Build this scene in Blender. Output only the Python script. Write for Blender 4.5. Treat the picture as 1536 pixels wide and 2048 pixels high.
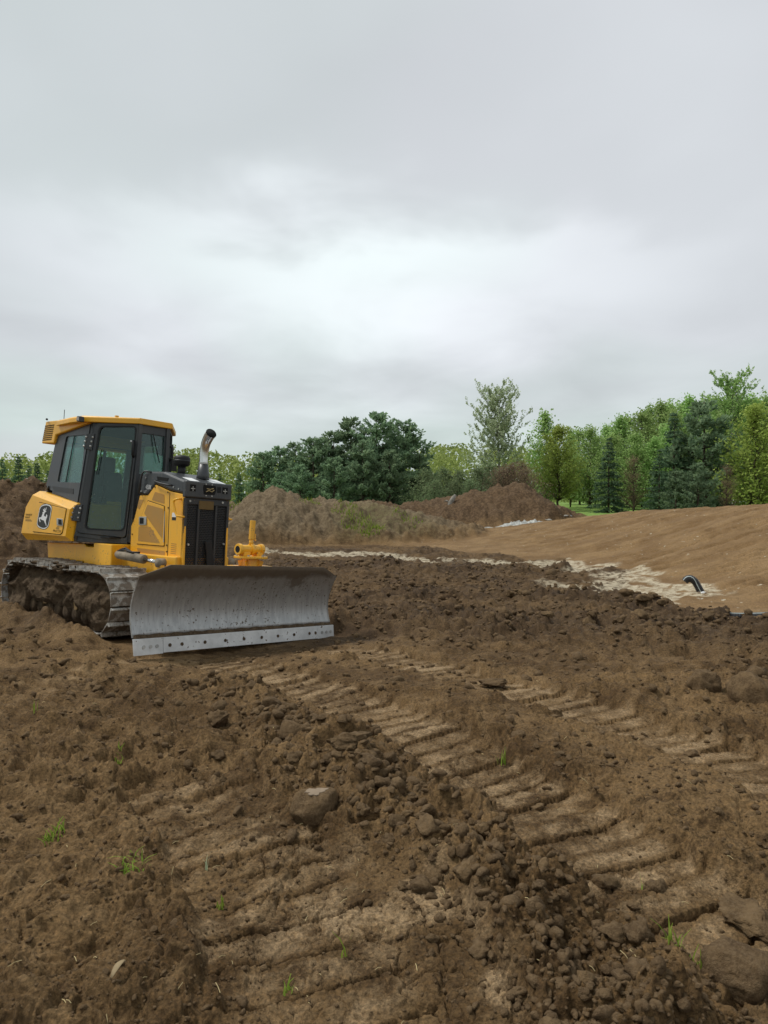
import bpy, bmesh, math, random
import numpy as np
from mathutils import Vector, Matrix

for o in list(bpy.data.objects):
    bpy.data.objects.remove(o)
SC = bpy.context.scene
COL = SC.collection
RAD = math.radians
random.seed(7)
RNG = np.random.default_rng(11)

# ------------------------------------------------------------------ camera
cam_data = bpy.data.cameras.new('camera')
cam = bpy.data.objects.new('camera', cam_data)
COL.objects.link(cam)
cam.location = (0, 0, 1.6)
cam.rotation_euler = (RAD(90 - 1.17), 0, 0)
cam_data.sensor_fit = 'HORIZONTAL'
cam_data.sensor_width = 36.0
cam_data.lens = 36.0 * 1420 / 1536
cam_data.clip_start = 0.05
cam_data.clip_end = 6000
SC.camera = cam
SC.view_settings.view_transform = 'Standard'
SC.view_settings.look = 'None'
SC.view_settings.gamma = 1
SC.view_settings.use_curve_mapping = False
SC.view_settings.exposure = 0.75
SC.cycles.diffuse_bounces = 6

# ------------------------------------------------------------------ sky and sun
SUN_EL, SUN_AZ = RAD(58), RAD(285)       # azimuth measured clockwise from +Y
world = bpy.data.worlds.new('World')
SC.world = world
world.use_nodes = True
wn, wl = world.node_tree.nodes, world.node_tree.links
wn.clear()


def wnode(t, **kw):
    n = wn.new(t)
    for k, v in kw.items():
        setattr(n, k, v)
    return n


def wmath(op, a, b=None, c=None, clamp=False):
    n = wnode('ShaderNodeMath', operation=op, use_clamp=clamp)
    for i, v in enumerate((a, b, c)):
        if v is None:
            continue
        if isinstance(v, (int, float)):
            n.inputs[i].default_value = v
        else:
            wl.new(v, n.inputs[i])
    return n.outputs[0]


tc = wnode('ShaderNodeTexCoord')
sep = wnode('ShaderNodeSeparateXYZ')
wl.new(tc.outputs['Generated'], sep.inputs[0])
X, Y, Z = sep.outputs
Zc = wmath('MAXIMUM', Z, 0.0)
# cloud deck: directions laid on a plane overhead so that clouds flatten towards the horizon
inv = wmath('DIVIDE', 1.0, wmath('ADD', Zc, 0.22))
comb = wnode('ShaderNodeCombineXYZ')
wl.new(wmath('MULTIPLY', X, inv), comb.inputs[0])
wl.new(wmath('MULTIPLY', Y, inv), comb.inputs[1])
comb.inputs[2].default_value = 0.35


def wnoise(vec, scale, detail, rough, dist=0.0):
    n = wnode('ShaderNodeTexNoise')
    n.inputs['Scale'].default_value = scale
    n.inputs['Detail'].default_value = detail
    n.inputs['Roughness'].default_value = rough
    n.inputs['Distortion'].default_value = dist
    wl.new(vec, n.inputs['Vector'])
    return n.outputs['Fac']


n1 = wnoise(comb.outputs[0], 0.85, 3, 0.42, 0.2)
n2 = wnoise(comb.outputs[0], 2.2, 4, 0.48, 0.25)
n3 = wnoise(comb.outputs[0], 0.6, 2, 0.5)
# the thin, bright part of the deck ahead: soft lower side, ragged upper side
warp = wmath('MULTIPLY', wmath('SUBTRACT', n2, 0.5), 0.30)
warp2 = wmath('MULTIPLY', wmath('SUBTRACT', n1, 0.5), 0.17)
el = wmath('ADD', Z, wmath('ADD', warp, warp2))
bx_ = wmath('DIVIDE', wmath('ADD', X, 0.03), 0.36)
up = wmath('DIVIDE', wmath('MAXIMUM', wmath('SUBTRACT', el, 0.315), 0.0), 0.06)
dn = wmath('DIVIDE', wmath('MAXIMUM', wmath('SUBTRACT', 0.315, el), 0.0), 0.18)
ez = wmath('ADD', up, dn)
rr = wmath('ADD', wmath('MULTIPLY', bx_, bx_), wmath('MULTIPLY', ez, ez))
blob = wmath('EXPONENT', wmath('MULTIPLY', rr, -1.0))
front = wmath('MULTIPLY', wmath('GREATER_THAN', Y, 0.0), blob)
lum = wmath('ADD', 0.388, wmath('MULTIPLY', front, 0.21))
lum = wmath('ADD', lum, wmath('MULTIPLY', wmath('SUBTRACT', n1, 0.5), 0.17))
lum = wmath('ADD', lum, wmath('MULTIPLY', wmath('SUBTRACT', n2, 0.5), 0.06))
lum = wmath('ADD', lum, wmath('MULTIPLY', wmath('SUBTRACT', n3, 0.5), 0.085))
tint = wnode('ShaderNodeMix', data_type='RGBA')
tint.inputs['A'].default_value = (0.880, 1.0, 0.975, 1)
tint.inputs['B'].default_value = (0.945, 0.985, 1.03, 1)
mr = wnode('ShaderNodeMapRange')
mr.inputs['From Min'].default_value = 0.40
mr.inputs['From Max'].default_value = 0.60
wl.new(n3, mr.inputs['Value'])
wl.new(mr.outputs[0], tint.inputs['Factor'])
cl = wnode('ShaderNodeVectorMath', operation='SCALE')
wl.new(tint.outputs['Result'], cl.inputs[0])
wl.new(lum, cl.inputs['Scale'])
sky = wnode('ShaderNodeTexSky', sky_type='NISHITA')
sky.sun_disc = False
sky.sun_elevation = SUN_EL
sky.sun_rotation = SUN_AZ
bg_sky = wnode('ShaderNodeBackground')
bg_sky.inputs['Strength'].default_value = 0.08
wl.new(sky.outputs[0], bg_sky.inputs['Color'])
bg_cloud = wnode('ShaderNodeBackground')
wl.new(cl.outputs[0], bg_cloud.inputs['Color'])
mixw = wnode('ShaderNodeMixShader')
mixw.inputs[0].default_value = 0.96
wl.new(bg_sky.outputs[0], mixw.inputs[1])
wl.new(bg_cloud.outputs[0], mixw.inputs[2])
outw = wnode('ShaderNodeOutputWorld')
wl.new(mixw.outputs[0], outw.inputs['Surface'])

sun_data = bpy.data.lights.new('sun', 'SUN')
sun_data.energy = 1.5
sun_data.angle = RAD(11)
sun_data.color = (1.0, 0.97, 0.92)
sun = bpy.data.objects.new('sun', sun_data)
COL.objects.link(sun)
sdir = Vector((math.sin(SUN_AZ) * math.cos(SUN_EL), math.cos(SUN_AZ) * math.cos(SUN_EL), math.sin(SUN_EL)))
sun.rotation_euler = sdir.to_track_quat('Z', 'Y').to_euler()
sun.location = (0, -5, 12)


# ------------------------------------------------------------------ small helpers
def tag(o, label=None, cat=None, group=None, kind=None):
    if label: o['label'] = label
    if cat: o['category'] = cat
    if group: o['group'] = group
    if kind: o['kind'] = kind
    return o


def empty(name, loc=(0, 0, 0), rz=0.0):
    o = bpy.data.objects.new(name, None)
    COL.objects.link(o)
    o.location = loc
    o.rotation_euler = (0, 0, rz)
    o.empty_display_size = 0.2
    return o


def link(name, me, parent=None):
    o = bpy.data.objects.new(name, me)
    COL.objects.link(o)
    if parent is not None:
        o.parent = parent
    return o


def rot2(u, n):
    """any frame whose Z is n"""
    n = Vector(n).normalized()
    a = Vector((0, 0, 1)) if abs(n.z) < 0.9 else Vector((1, 0, 0))
    e1 = n.cross(a).normalized()
    return e1, n.cross(e1)


class MB:
    """collects polygons for one mesh"""
    def __init__(self):
        self.v, self.f = [], []

    def add(self, vs, fs):
        b = len(self.v)
        self.v += [tuple(p) for p in vs]
        self.f += [tuple(i + b for i in q) for q in fs]
        return self

    def box(self, x0, x1, y0, y1, z0, z1):
        vs = [(x, y, z) for x in (x0, x1) for y in (y0, y1) for z in (z0, z1)]
        return self.add(vs, [(0, 1, 3, 2), (4, 6, 7, 5), (0, 4, 5, 1), (2, 3, 7, 6), (0, 2, 6, 4), (1, 5, 7, 3)])

    def bar(self, p, q, w, h, up=(0, 0, 1)):
        p, q, up = Vector(p), Vector(q), Vector(up)
        d = (q - p).normalized()
        s = d.cross(up).normalized() * w / 2
        u = s.cross(d).normalized() * h / 2
        vs = [a + i * s + j * u for a in (p, q) for i in (-1, 1) for j in (-1, 1)]
        return self.add(vs, [(0, 1, 3, 2), (4, 6, 7, 5), (0, 4, 5, 1), (2, 3, 7, 6), (0, 2, 6, 4), (1, 5, 7, 3)])

    def prism(self, poly, off):
        """poly: list of 3D points, extruded by the vector off"""
        n = len(poly)
        off = Vector(off)
        a = [Vector(p) for p in poly]
        vs = a + [p + off for p in a]
        fs = [tuple(range(n))[::-1], tuple(range(n, 2 * n))]
        fs += [(i, (i + 1) % n, n + (i + 1) % n, n + i) for i in range(n)]
        return self.add(vs, fs)

    def loft(self, rings, cap=True):
        n = len(rings[0])
        vs = [p for r in rings for p in r]
        fs = []
        for k in range(len(rings) - 1):
            for i in range(n):
                j = (i + 1) % n
                fs.append((k * n + i, k * n + j, (k + 1) * n + j, (k + 1) * n + i))
        if cap:
            fs.append(tuple(range(n))[::-1])
            fs.append(tuple(range((len(rings) - 1) * n, len(rings) * n)))
        return self.add(vs, fs)

    def tube(self, path, rad, n=10, cap=True):
        path = [Vector(p) for p in path]
        if not isinstance(rad, (list, tuple)):
            rad = [rad] * len(path)
        rad = [float(q) for q in rad]
        rings = []
        e1 = None
        for i, p in enumerate(path):
            d = (path[min(i + 1, len(path) - 1)] - path[max(i - 1, 0)]).normalized()
            if e1 is None:
                e1, e2 = rot2(None, d)
            else:
                e1 = (e1 - d * e1.dot(d)).normalized()
                e2 = d.cross(e1)
            rings.append([p + rad[i] * (math.cos(t) * e1 + math.sin(t) * e2) for t in [2 * math.pi * k / n for k in range(n)]])
        return self.loft(rings, cap)

    def cyl(self, p, q, r0, r1=None, n=16):
        return self.tube([p, q], [r0, r0 if r1 is None else r1], n)

    def mirror_y(self):
        b = len(self.v)
        fs = [tuple(reversed(f)) for f in self.f]
        self.v += [(x, -y, z) for x, y, z in self.v]
        self.f += [tuple(i + b for i in f) for f in fs]
        return self

    def mesh(self, name, mat, smooth=False):
        me = bpy.data.meshes.new(name)
        me.from_pydata(self.v, [], self.f)
        me.validate()
        bm = bmesh.new()
        bm.from_mesh(me)
        bmesh.ops.recalc_face_normals(bm, faces=bm.faces)
        bm.to_mesh(me)
        bm.free()
        if mat is not None:
            me.materials.append(mat)
        if smooth:
            me.polygons.foreach_set('use_smooth', [True] * len(me.polygons))
        return me

    def build(self, name, mat, parent=None, smooth=False, bevel=0.0, seg=2):
        o = link(name, self.mesh(name, mat, smooth), parent)
        if bevel:
            m = o.modifiers.new('bevel', 'BEVEL')
            m.width = bevel
            m.segments = seg
            m.limit_method = 'ANGLE'
            m.angle_limit = RAD(35)
            m.harden_normals = False
        return o


def np_mesh(name, verts, quads, mat, smooth=False, attrs=None):
    """big mesh out of numpy arrays; quads (n,4) or (n,3)"""
    me = bpy.data.meshes.new(name)
    verts = np.asarray(verts, np.float32)
    quads = np.asarray(quads, np.int32)
    k = quads.shape[1]
    me.vertices.add(len(verts))
    me.vertices.foreach_set('co', verts.ravel())
    me.loops.add(quads.size)
    me.loops.foreach_set('vertex_index', quads.ravel())
    me.polygons.add(len(quads))
    me.polygons.foreach_set('loop_start', np.arange(0, quads.size, k, dtype=np.int32))
    me.polygons.foreach_set('loop_total', np.full(len(quads), k, np.int32))
    if smooth:
        me.polygons.foreach_set('use_smooth', np.ones(len(quads), bool))
    for nm, (typ, arr) in (attrs or {}).items():
        a = me.attributes.new(nm, typ, 'POINT')
        a.data.foreach_set('color' if 'COLOR' in typ else 'value', np.asarray(arr, np.float32).ravel())
    me.update(calc_edges=True)
    if mat is not None:
        me.materials.append(mat)
    return me


# ------------------------------------------------------------------ noise in numpy
def _hash(ix, iy, seed):
    h = (ix.astype(np.int64) * 374761393 + iy.astype(np.int64) * 668265263 + seed * 974634777) & 0xFFFFFFFF
    h = ((h ^ (h >> 13)) * 1274126177) & 0xFFFFFFFF
    return ((h ^ (h >> 16)) & 0xFFFFFF) / float(0xFFFFFF)


def noise(x, y, seed=0):
    ix, iy = np.floor(x), np.floor(y)
    fx, fy = x - ix, y - iy
    u = fx * fx * fx * (fx * (fx * 6 - 15) + 10)
    v = fy * fy * fy * (fy * (fy * 6 - 15) + 10)

    def g(a, b):
        t = _hash(ix + a, iy + b, seed) * 2 * np.pi
        return np.cos(t) * (fx - a) + np.sin(t) * (fy - b)
    n0 = g(0, 0) * (1 - u) + g(1, 0) * u
    n1_ = g(0, 1) * (1 - u) + g(1, 1) * u
    return (n0 * (1 - v) + n1_ * v) * 1.5


def fbm(x, y, octv, seed, gain=0.5):
    s = np.zeros_like(x)
    a = 1.0
    for k in range(octv):
        s += a * noise(x * 2 ** k + 17.3 * k, y * 2 ** k - 9.1 * k, seed + k)
        a *= gain
    return s


def lumps(x, y, cell, seed, keep=0.8, sharp=0.5):
    """field of broken lumps with tilted, chopped tops; height in units of cell"""
    gx, gy = x / cell, y / cell
    ix, iy = np.floor(gx), np.floor(gy)
    out = np.zeros_like(x)
    for a in (-1, 0, 1):
        for b in (-1, 0, 1):
            cx, cy = ix + a, iy + b
            h1 = _hash(cx, cy, seed)
            h2 = _hash(cx, cy, seed + 51)
            h3 = _hash(cx, cy, seed + 97)
            h4 = _hash(cx, cy, seed + 131)
            dx = gx - (cx + h1)
            dy = gy - (cy + h2)
            th = h4 * 6.283
            c, s = np.cos(th), np.sin(th)
            dx, dy = dx * c + dy * s, (-dx * s + dy * c) * (0.75 + 0.9 * h1)
            r = 0.28 + 0.5 * h3
            d2 = (dx * dx + dy * dy) / (r * r)
            dome = np.maximum(0, 1 - d2) ** sharp
            plane = (.40 + .5 * h4) + (1.3 * (h1 - .5) * dx + 1.3 * (h3 - .5) * dy) / r
            out = np.maximum(out, r * np.minimum(dome, np.maximum(plane, .05)) * (h2 < keep) * (d2 < 1))
    return out


def cracks(x, y, cell, seed):
    """distance to the edges of a network of cracks, in units of cell"""
    gx, gy = x / cell, y / cell
    ix, iy = np.floor(gx), np.floor(gy)
    f1 = np.full_like(x, 9.)
    f2 = np.full_like(x, 9.)
    for a in (-1, 0, 1):
        for b in (-1, 0, 1):
            cx, cy = ix + a, iy + b
            d = np.hypot(gx - cx - _hash(cx, cy, seed), gy - cy - _hash(cx, cy, seed + 9))
            f2 = np.minimum(f2, np.maximum(f1, d))
            f1 = np.minimum(f1, d)
    return f2 - f1


def sstep(a, b, x):
    t = np.clip((x - a) / (b - a), 0, 1)
    return t * t * (3 - 2 * t)


def path_sd(x, y, pts):
    """distance along and signed distance across a polyline"""
    best = np.full_like(x, 1e9)
    al = np.zeros_like(x)
    sd = np.zeros_like(x)
    s0 = 0.0
    last = len(pts) - 2
    for i in range(len(pts) - 1):
        ax, ay = pts[i]
        bx, by = pts[i + 1]
        L = math.hypot(bx - ax, by - ay)
        ux, uy = (bx - ax) / L, (by - ay) / L
        t = (x - ax) * ux + (y - ay) * uy
        tcl = np.clip(t, 0, L)
        dx, dy = x - ax - tcl * ux, y - ay - tcl * uy
        d = np.hypot(dx, dy)
        m = d < best
        best = np.where(m, d, best)
        al = np.where(m, s0 + tcl, al)
        side = np.sign(-(x - ax) * uy + (y - ay) * ux)
        sd = np.where(m, d * side, sd)
        s0 += L
    return al, sd, best


def poly_sd(x, y, pts):
    """signed distance to a polygon, negative inside"""
    d = np.full_like(x, 1e9)
    inside = np.zeros(x.shape, bool)
    n = len(pts)
    for i in range(n):
        ax, ay = pts[i]
        bx, by = pts[(i + 1) % n]
        L2 = (bx - ax) ** 2 + (by - ay) ** 2
        t = np.clip(((x - ax) * (bx - ax) + (y - ay) * (by - ay)) / L2, 0, 1)
        d = np.minimum(d, np.hypot(x - ax - t * (bx - ax), y - ay - t * (by - ay)))
        c = ((ay > y) != (by > y)) & (x < (bx - ax) * (y - ay) / (by - ay + 1e-12) + ax)
        inside ^= c
    return np.where(inside, -d, d)


# ------------------------------------------------------------------ pose of the bulldozer (needed for the ground under it)
def dozer_matrix():
    a, p, r = RAD(50.385), RAD(0.103), RAD(3.813)
    Xv = Vector((math.sin(a), -math.cos(a), 0))
    Yv = Vector((math.cos(a), math.sin(a), 0))
    Zv = Vector((0, 0, 1))
    X2 = Xv * math.cos(p) - Zv * math.sin(p)
    Z2 = Xv * math.sin(p) + Zv * math.cos(p)
    Y2 = Yv * math.cos(r) - Z2 * math.sin(r)
    Z3 = Yv * math.sin(r) + Z2 * math.cos(r)
    m = Matrix((X2, Y2, Z3)).transposed().to_4x4()
    m.translation = Vector((-2.939, 9.413, -0.127))
    return m


DM = dozer_matrix()
DMI = np.array(DM.inverted())


def dw(x, y, z):
    return tuple(DM @ Vector((x, y, z)))


# ------------------------------------------------------------------ terrain
CTRL = [(-3, 1.5, 0), (-1, 1.5, 0), (1, 1.5, 0), (3, 1.5, 0), (-3, 3.5, 0.0), (-1, 3.5, 0), (1, 3.5, 0.02), (3, 3.5, .06),
        (-4, 5.5, 0), (-1.3, 5.5, -0.01), (1, 5.5, 0), (3.2, 5.5, .06), (5, 5.5, .1), (-6, 6.5, 0),
        (3, 7.5, 0.0), (5, 7.4, 0.03), (4.2, 9.5, -.10), (2, 9, -.08), (0.6, 8.6, -.12), (1.0, 10.5, -.15), (-0.4, 10, -.2),
        (0, 13, -.2), (3, 12, -.15), (0, 18, -.22), (3, 16, -.24), (-3, 16, -.2), (-3, 21, -.22), (0, 25, -.25), (-4, 26, -.2),
        (4.9, 12.2, -.2), (5.4, 10.6, -.16), (6.4, 9.4, -.1), (5.6, 14.2, -.2), (5.8, 12.9, -.14), (6.6, 11.0, -.08), (4.9, 9.2, -.14), (5.9, 9.6, -.12), (5.4, 17, -.22), (5.6, 19.8, -.2), (3.4, 23, -.22), (2.1, 27, -.2),
        (7.5, 12, .18), (7.8, 16, .42), (8.0, 20, .48), (7.0, 25, .27), (5.0, 30, .05),
        (9.2, 18, 1.08), (10.6, 20, 1.33), (10.7, 24, 1.21), (9.85, 29, .97), (8.7, 34, .56), (6.2, 38, -.02), (12.4, 16, 1.5), (10.4, 13.4, 1.05), (16, 12, 1.6), (9.5, 10, .45),
        (14, 24, 1.25), (14, 32, .95), (18, 45, .55), (12, 45, .35), (16, 58, .5), (30, 30, 1.0), (40, 60, .6), (26, 45, .6),
        (0, 38, 0), (-10, 35, 0), (3, 41, 0), (0, 60, .3), (-20, 60, .3), (-12, 16, -.05), (-8, 12, -.15), (-7, 9, -.1), (-12, 8, 0), (-18, 30, .1),
        (-30, 0, 0), (30, 0, .6), (0, -25, 0), (-25, -20, 0), (25, -20, .3), (-40, 40, .3), (-10, 0, 0), (10, 2, .5), (9, 6, .3), (-40, 75, .5), (0, 80, .6), (40, 80, .8)]
for mx in (-1.9, -0.7, 0.5, 1.6):
    for my in (-1.0, 0.0, 1.0):
        CTRL.append(dw(mx, my, 0.0))
CTRL = np.array(CTRL)


def tps_fit(c):
    n = len(c)
    d = np.hypot(c[:, None, 0] - c[None, :, 0], c[:, None, 1] - c[None, :, 1])
    K = np.where(d > 0, d * d * np.log(d + 1e-9), 0) + np.eye(n) * 0.02
    P = np.c_[np.ones(n), c[:, :2]]
    A = np.block([[K, P], [P.T, np.zeros((3, 3))]])
    return np.linalg.solve(A, np.r_[c[:, 2], 0, 0, 0])


TPS = tps_fit(CTRL)


def tps(x, y):
    z = TPS[-3] + TPS[-2] * x + TPS[-1] * y
    for i in range(len(CTRL)):
        d2 = (x - CTRL[i, 0]) ** 2 + (y - CTRL[i, 1]) ** 2
        z += TPS[i] * 0.5 * d2 * np.log(d2 + 1e-12)
    return z


TRACK_A = [(1.75, 1.5), (1.32, 2.4), (1.06, 2.89), (.77, 3.63), (.355, 4.5), (-.27, 5.6), (-1.1, 6.6), (-1.9, 7.2)]
TRACK_B = [(2.9, 2.2), (2.15, 3.6), (1.94, 4.4), (1.55, 5.15), (1.17, 5.75), (.61, 6.6), (.2, 7.2), (-.4, 8.0)]
TRACK_C = [(0.05, 1.4), (-.16, 2.1), (-.34, 2.6), (-.62, 3.2), (-1.1, 3.9)]
TRACK_D = [(-3.2, 4.6), (-3.0, 5.6), (-2.6, 6.6), (-2.2, 7.3)]
TRACKS = [(TRACK_A, .31, 1.0), (TRACK_B, .30, 1.0), (TRACK_C, .33, 0.7), (TRACK_D, .31, .5)]
WINDROW = [(-1.2, 5.9), (-.8, 5.1), (-.42, 4.5), (-.18, 4.0), (.10, 3.52), (.31, 3.05), (.52, 2.6), (.66, 2.25), (.9, 1.5)]
RIDGE2 = [(0.2, 10.6), (1.5, 9.6), (3.0, 9.0), (4.2, 8.0), (5.0, 7.0), (5.8, 6.2)]
RIDGE3 = [(1.2, 12.7), (2.4, 12.4), (3.6, 12.1), (4.15, 11.4), (4.3, 10.4), (4.45, 9.4), (4.5, 8.3)]
RIDGE4 = [(-2.5, 18.2), (.5, 17.7), (2.5, 17.9), (4.5, 18.4)]
WASH = [(-3.4, 23.4), (-2.2, 22.6), (-.2, 22.6), (2.2, 20.4), (4.2, 20.4), (5.35, 18.6), (5.35, 15.6), (4.6, 13.8), (3.2, 14.4)]
WASH2 = [(5.2, 15.4), (5.4, 13.4), (4.9, 12.3), (4.4, 11.8)]
TOE = [(1.4, 27.2), (3.6, 24.0), (5.6, 20.2), (5.9, 17.6), (6.0, 15.2), (5.9, 13.6)]
SAND = [(-2, 30.5), (1.4, 26.2), (3.2, 23.2), (5.0, 20.6), (5.5, 18.6), (5.35, 16.2), (5.0, 14.4), (4.6, 12.6), (4.8, 11.2), (5.2, 9.8), (5.6, 9.0), (7.0, 8.2),
        (11, 5), (30, 2), (34, 30), (22, 33), (14.5, 34.5), (10.5, 37.5), (7.5, 39.0), (4, 37.5), (1, 34)]


def mound(x, y, cx, cy, rx, ry, rot, h, seed, soft=0.25):
    c, s = math.cos(rot), math.sin(rot)
    dx, dy = (x - cx) * c + (y - cy) * s, -(x - cx) * s + (y - cy) * c
    d = np.sqrt((dx / rx) ** 2 + (dy / ry) ** 2)
    d = d * (1 + 0.16 * noise(dx * 0.55 + seed, dy * 0.55, seed)) + 0.05 * noise(dx * 1.7, dy * 1.7, seed + 3)
    k = soft
    t = np.sqrt(np.maximum(d, 0) ** 2 + k * k) - k
    return h * np.maximum(0, 1 - t / (math.sqrt(1 + k * k) - k)) ** 0.9


PILE_LEFT = [(-8.3, 16.4, 3.8, 3.6, 0.1, 2.0), (-10.6, 16.8, 4.2, 3.4, 0, 1.85), (-13.6, 17.5, 4.0, 3.4, 0, 1.65), (-7.6, 14.4, 2.2, 2.2, 0, 1.0)]
PILE_MID = [(-4.7, 31.0, 4.0, 4.4, 0, 1.95), (-2.6, 31.4, 4.4, 4.2, 0, 1.60), (-0.6, 31.6, 4.0, 4.0, 0, 1.45), (-7.4, 31.8, 4.0, 4.2, 0, 1.4), (1.6, 32.0, 3.0, 3.4, 0, 0.8)]
PILE_RIGHT = [(2.2, 43.5, 4.0, 4.6, 0, 1.15), (4.0, 43.8, 4.0, 4.6, 0, 1.5), (5.6, 43.5, 3.4, 4.6, 0, 1.85), (7.0, 43.6, 3.0, 4.4, 0, 2.15), (8.2, 43.6, 2.8, 4.2, 0, 2.3), (9.6, 43.8, 2.0, 3.6, 0, 1.3), (-0.5, 42.5, 3.8, 4.0, 0, 1.25), (10.8, 43.5, 1.8, 2.6, 0, .45)]


def smax(a, b, k):
    h = np.clip(0.5 + 0.5 * (a - b) / k, 0, 1)
    return b * (1 - h) + a * h + k * h * (1 - h)


def terrain(x, y, fine=True):
    """height and colour weights of the ground at world x, y"""
    x = np.asarray(x, float)
    y = np.asarray(y, float)
    r = np.hypot(x, y)
    sp = np.clip(np.maximum(r * 0.0016, np.minimum(r * r / 1100, r * 0.006)), 0.003, 10) if fine else np.full_like(r, 0.01)
    base = tps(np.clip(x, -45, 45), np.clip(y, -28, 85))
    far = sstep(55, 85, r)
    base = base * (1 - far) + (0.7 + 0.25 * noise(x / 60, y / 60, 5)) * far
    wx = x + 0.12 * noise(x * 1.3, y * 1.3, 40) + .04 * noise(x * 5, y * 5, 41)
    wy = y + 0.12 * noise(x * 1.3 + 7, y * 1.3, 42) + .04 * noise(x * 5 + 3, y * 5, 43)

    # piles
    piles = np.zeros_like(x)
    wl_, wm_, wr_ = np.zeros_like(x), np.zeros_like(x), np.zeros_like(x)
    for lst, sd, w in ((PILE_LEFT, 1, wl_), (PILE_MID, 2, wm_), (PILE_RIGHT, 3, wr_)):
        for k, m in enumerate(lst):
            q = mound(x, y, *m, seed=60 + sd * 10 + k)
            piles = np.where(q > 0, np.where(piles > 0, smax(piles, q, .25) - .0625 * np.clip(1 - np.abs(piles - q) / .25, 0, 1) ** 2 * (np.minimum(piles, q) < .1), q), piles)
            np.copyto(w, np.maximum(w, q))
    pile_m = sstep(0.03, 0.2, piles)

    # colour regions
    ws_x, ws_y = x + .5 * noise(x * .5, y * .5, 12) + .22 * noise(x * 1.7, y * 1.7, 13), y + .7 * noise(x * .5, y * .5, 14) + .25 * noise(x * 1.9, y * 1.9, 15)
    sand = (1 - sstep(-.25, .25, poly_sd(ws_x, ws_y, SAND))) * (1 - pile_m)
    _, _, dwash = path_sd(ws_x, ws_y, WASH)
    _, _, dwash2 = path_sd(ws_x, ws_y, WASH2)
    wash = (1 - sstep(.40, 1.15, dwash)) * np.clip(.55 + 1.3 * noise(x * .55, y * .55, 19) + .5 * sstep(2, 5, x), 0, 1)
    wash = np.maximum(wash, 1 - sstep(.45, 1.0, dwash2))
    wash2 = wash * sstep(-.25, .35, fbm(x * 1.6, y * 1.6, 3, 18) + .45)

    # ruggedness of the loose soil
    prints = np.zeros_like(x)
    ph = np.zeros_like(x)
    pale = np.zeros_like(x)
    for k, (pts, hw, amt) in enumerate(TRACKS):
        al, sd, dist = path_sd(x + .018 * noise(x * 2, y * 2, 200 + k) + .010 * noise(x * 11, y * 11, 201), y + .018 * noise(x * 2, y * 2, 210 + k) + .010 * noise(x * 11, y * 11, 202), pts)
        m = 1 - sstep(hw - .03, hw + .03, dist + .05 * noise(x * 7, y * 7, 203) * (.3 + np.abs(noise(x * 1.1, y * 1.1, 204))))
        m = m * sstep(-.55, -.05, noise(x * 1.3 + k, y * 1.3, 220 + k) + .16 * noise(x * 6, y * 6, 224) + ((.36, .62, .15, .05)[k])) * amt
        u = al / .185 + .10 * noise(x * 1.5, y * 1.5, 230 + k) + .05 * noise(x * 6, y * 6, 235)
        cell = np.floor(u)
        fr = u - cell
        hsh = _hash(cell, np.zeros_like(cell) + k, 77)
        block = .012 * (fr - .5) + .030 * (hsh - .5) + (_hash(cell, np.zeros_like(cell) + k, 78) - .5) * .05 * sd
        gd = np.minimum(fr, 1 - fr) + .035 * noise(x * 18, y * 18, 240) + .02 * noise(x * 45, y * 45, 241) + .05 * noise(x * 4, y * 4, 242)
        groove = -.075 * (1 - sstep(.03, .075, gd)) * (.40 + .8 * hsh)
        ph = ph * (1 - m) + m * (block + groove - .01)
        prints = np.maximum(prints, m)
        pale = np.maximum(pale, m * (sstep(.16, .3, np.minimum(fr, 1 - fr))) * np.clip(.68 + noise(x * 2.1, y * 2.1, 250 + k) * 1.0 + .55 * noise(x * 12, y * 12, 255), 0, 1))
    _, wsd, wd = path_sd(wx, wy, WINDROW)
    wind = np.exp(-(wd / .21) ** 2) * (1 - .8 * sstep(4.5, 5.5, y))
    _, _, r2d = path_sd(wx, wy, RIDGE2)
    _, _, r3d = path_sd(ws_x, ws_y, RIDGE3)
    _, _, r4d = path_sd(ws_x, ws_y, RIDGE4)
    ridge = .03 * np.exp(-(r2d / .8) ** 2) + .07 * np.exp(-(r3d / .45) ** 2) + .10 * np.exp(-(r4d / .8) ** 2)
    # ridge pressed out between the two track marks stays smooth
    _, _, smd = path_sd(wx, wy, [(-1.2, 7.2), (-.3, 6.6), (.5, 5.6), (.95, 4.9), (1.35, 4.1), (1.6, 3.6)])
    smooth_strip = np.exp(-(smd / .38) ** 2)
    flat1 = 1 - sstep(.16, .40, np.hypot((wx - .04) / 1.0, (wy - 2.45) / 1.7) - .10)     # wiped patch in the foreground
    flat1 = flat1 * (1 - sstep(.3, .8, wind))
    dark = np.maximum(np.exp(-(r3d / 1.0) ** 2), np.maximum(np.exp(-(r2d / 1.6) ** 2) * .9, np.exp(-(r4d / 1.6) ** 2)))
    dark = np.maximum(dark, sstep(7.5, 9.5, y) * (1 - sstep(24, 27, y)) * (.62 + .5 * noise(x * .6, y * .6, 21)) * (1 - sstep(5.5, 8, np.abs(x - 1))))
    dark = dark * (1 - sand) * np.clip(1.05 + .5 * noise(x * 1.1, y * 1.1, 22), 0, 1)
    wash2 = wash2 * (1 - sstep(.035, .065, ridge))

    rough = .66 + .28 * noise(x * .9, y * .9, 30) + .2 * noise(x * .35, y * .35, 31)
    rough = rough * (1 - .90 * prints) * (1 - .6 * smooth_strip) * (1 - .93 * flat1)
    rough = rough + .45 * wind * (1 - .6 * flat1)
    rough = np.maximum(rough, .12)
    rough = rough + .62 * dark * sstep(6, 9, r)
    rough = rough * (1 - .93 * sand) * (1 - .85 * wash2)
    rough = rough * (1 - far)

    h = base + ridge * (1 - .7 * wash2)
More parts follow.
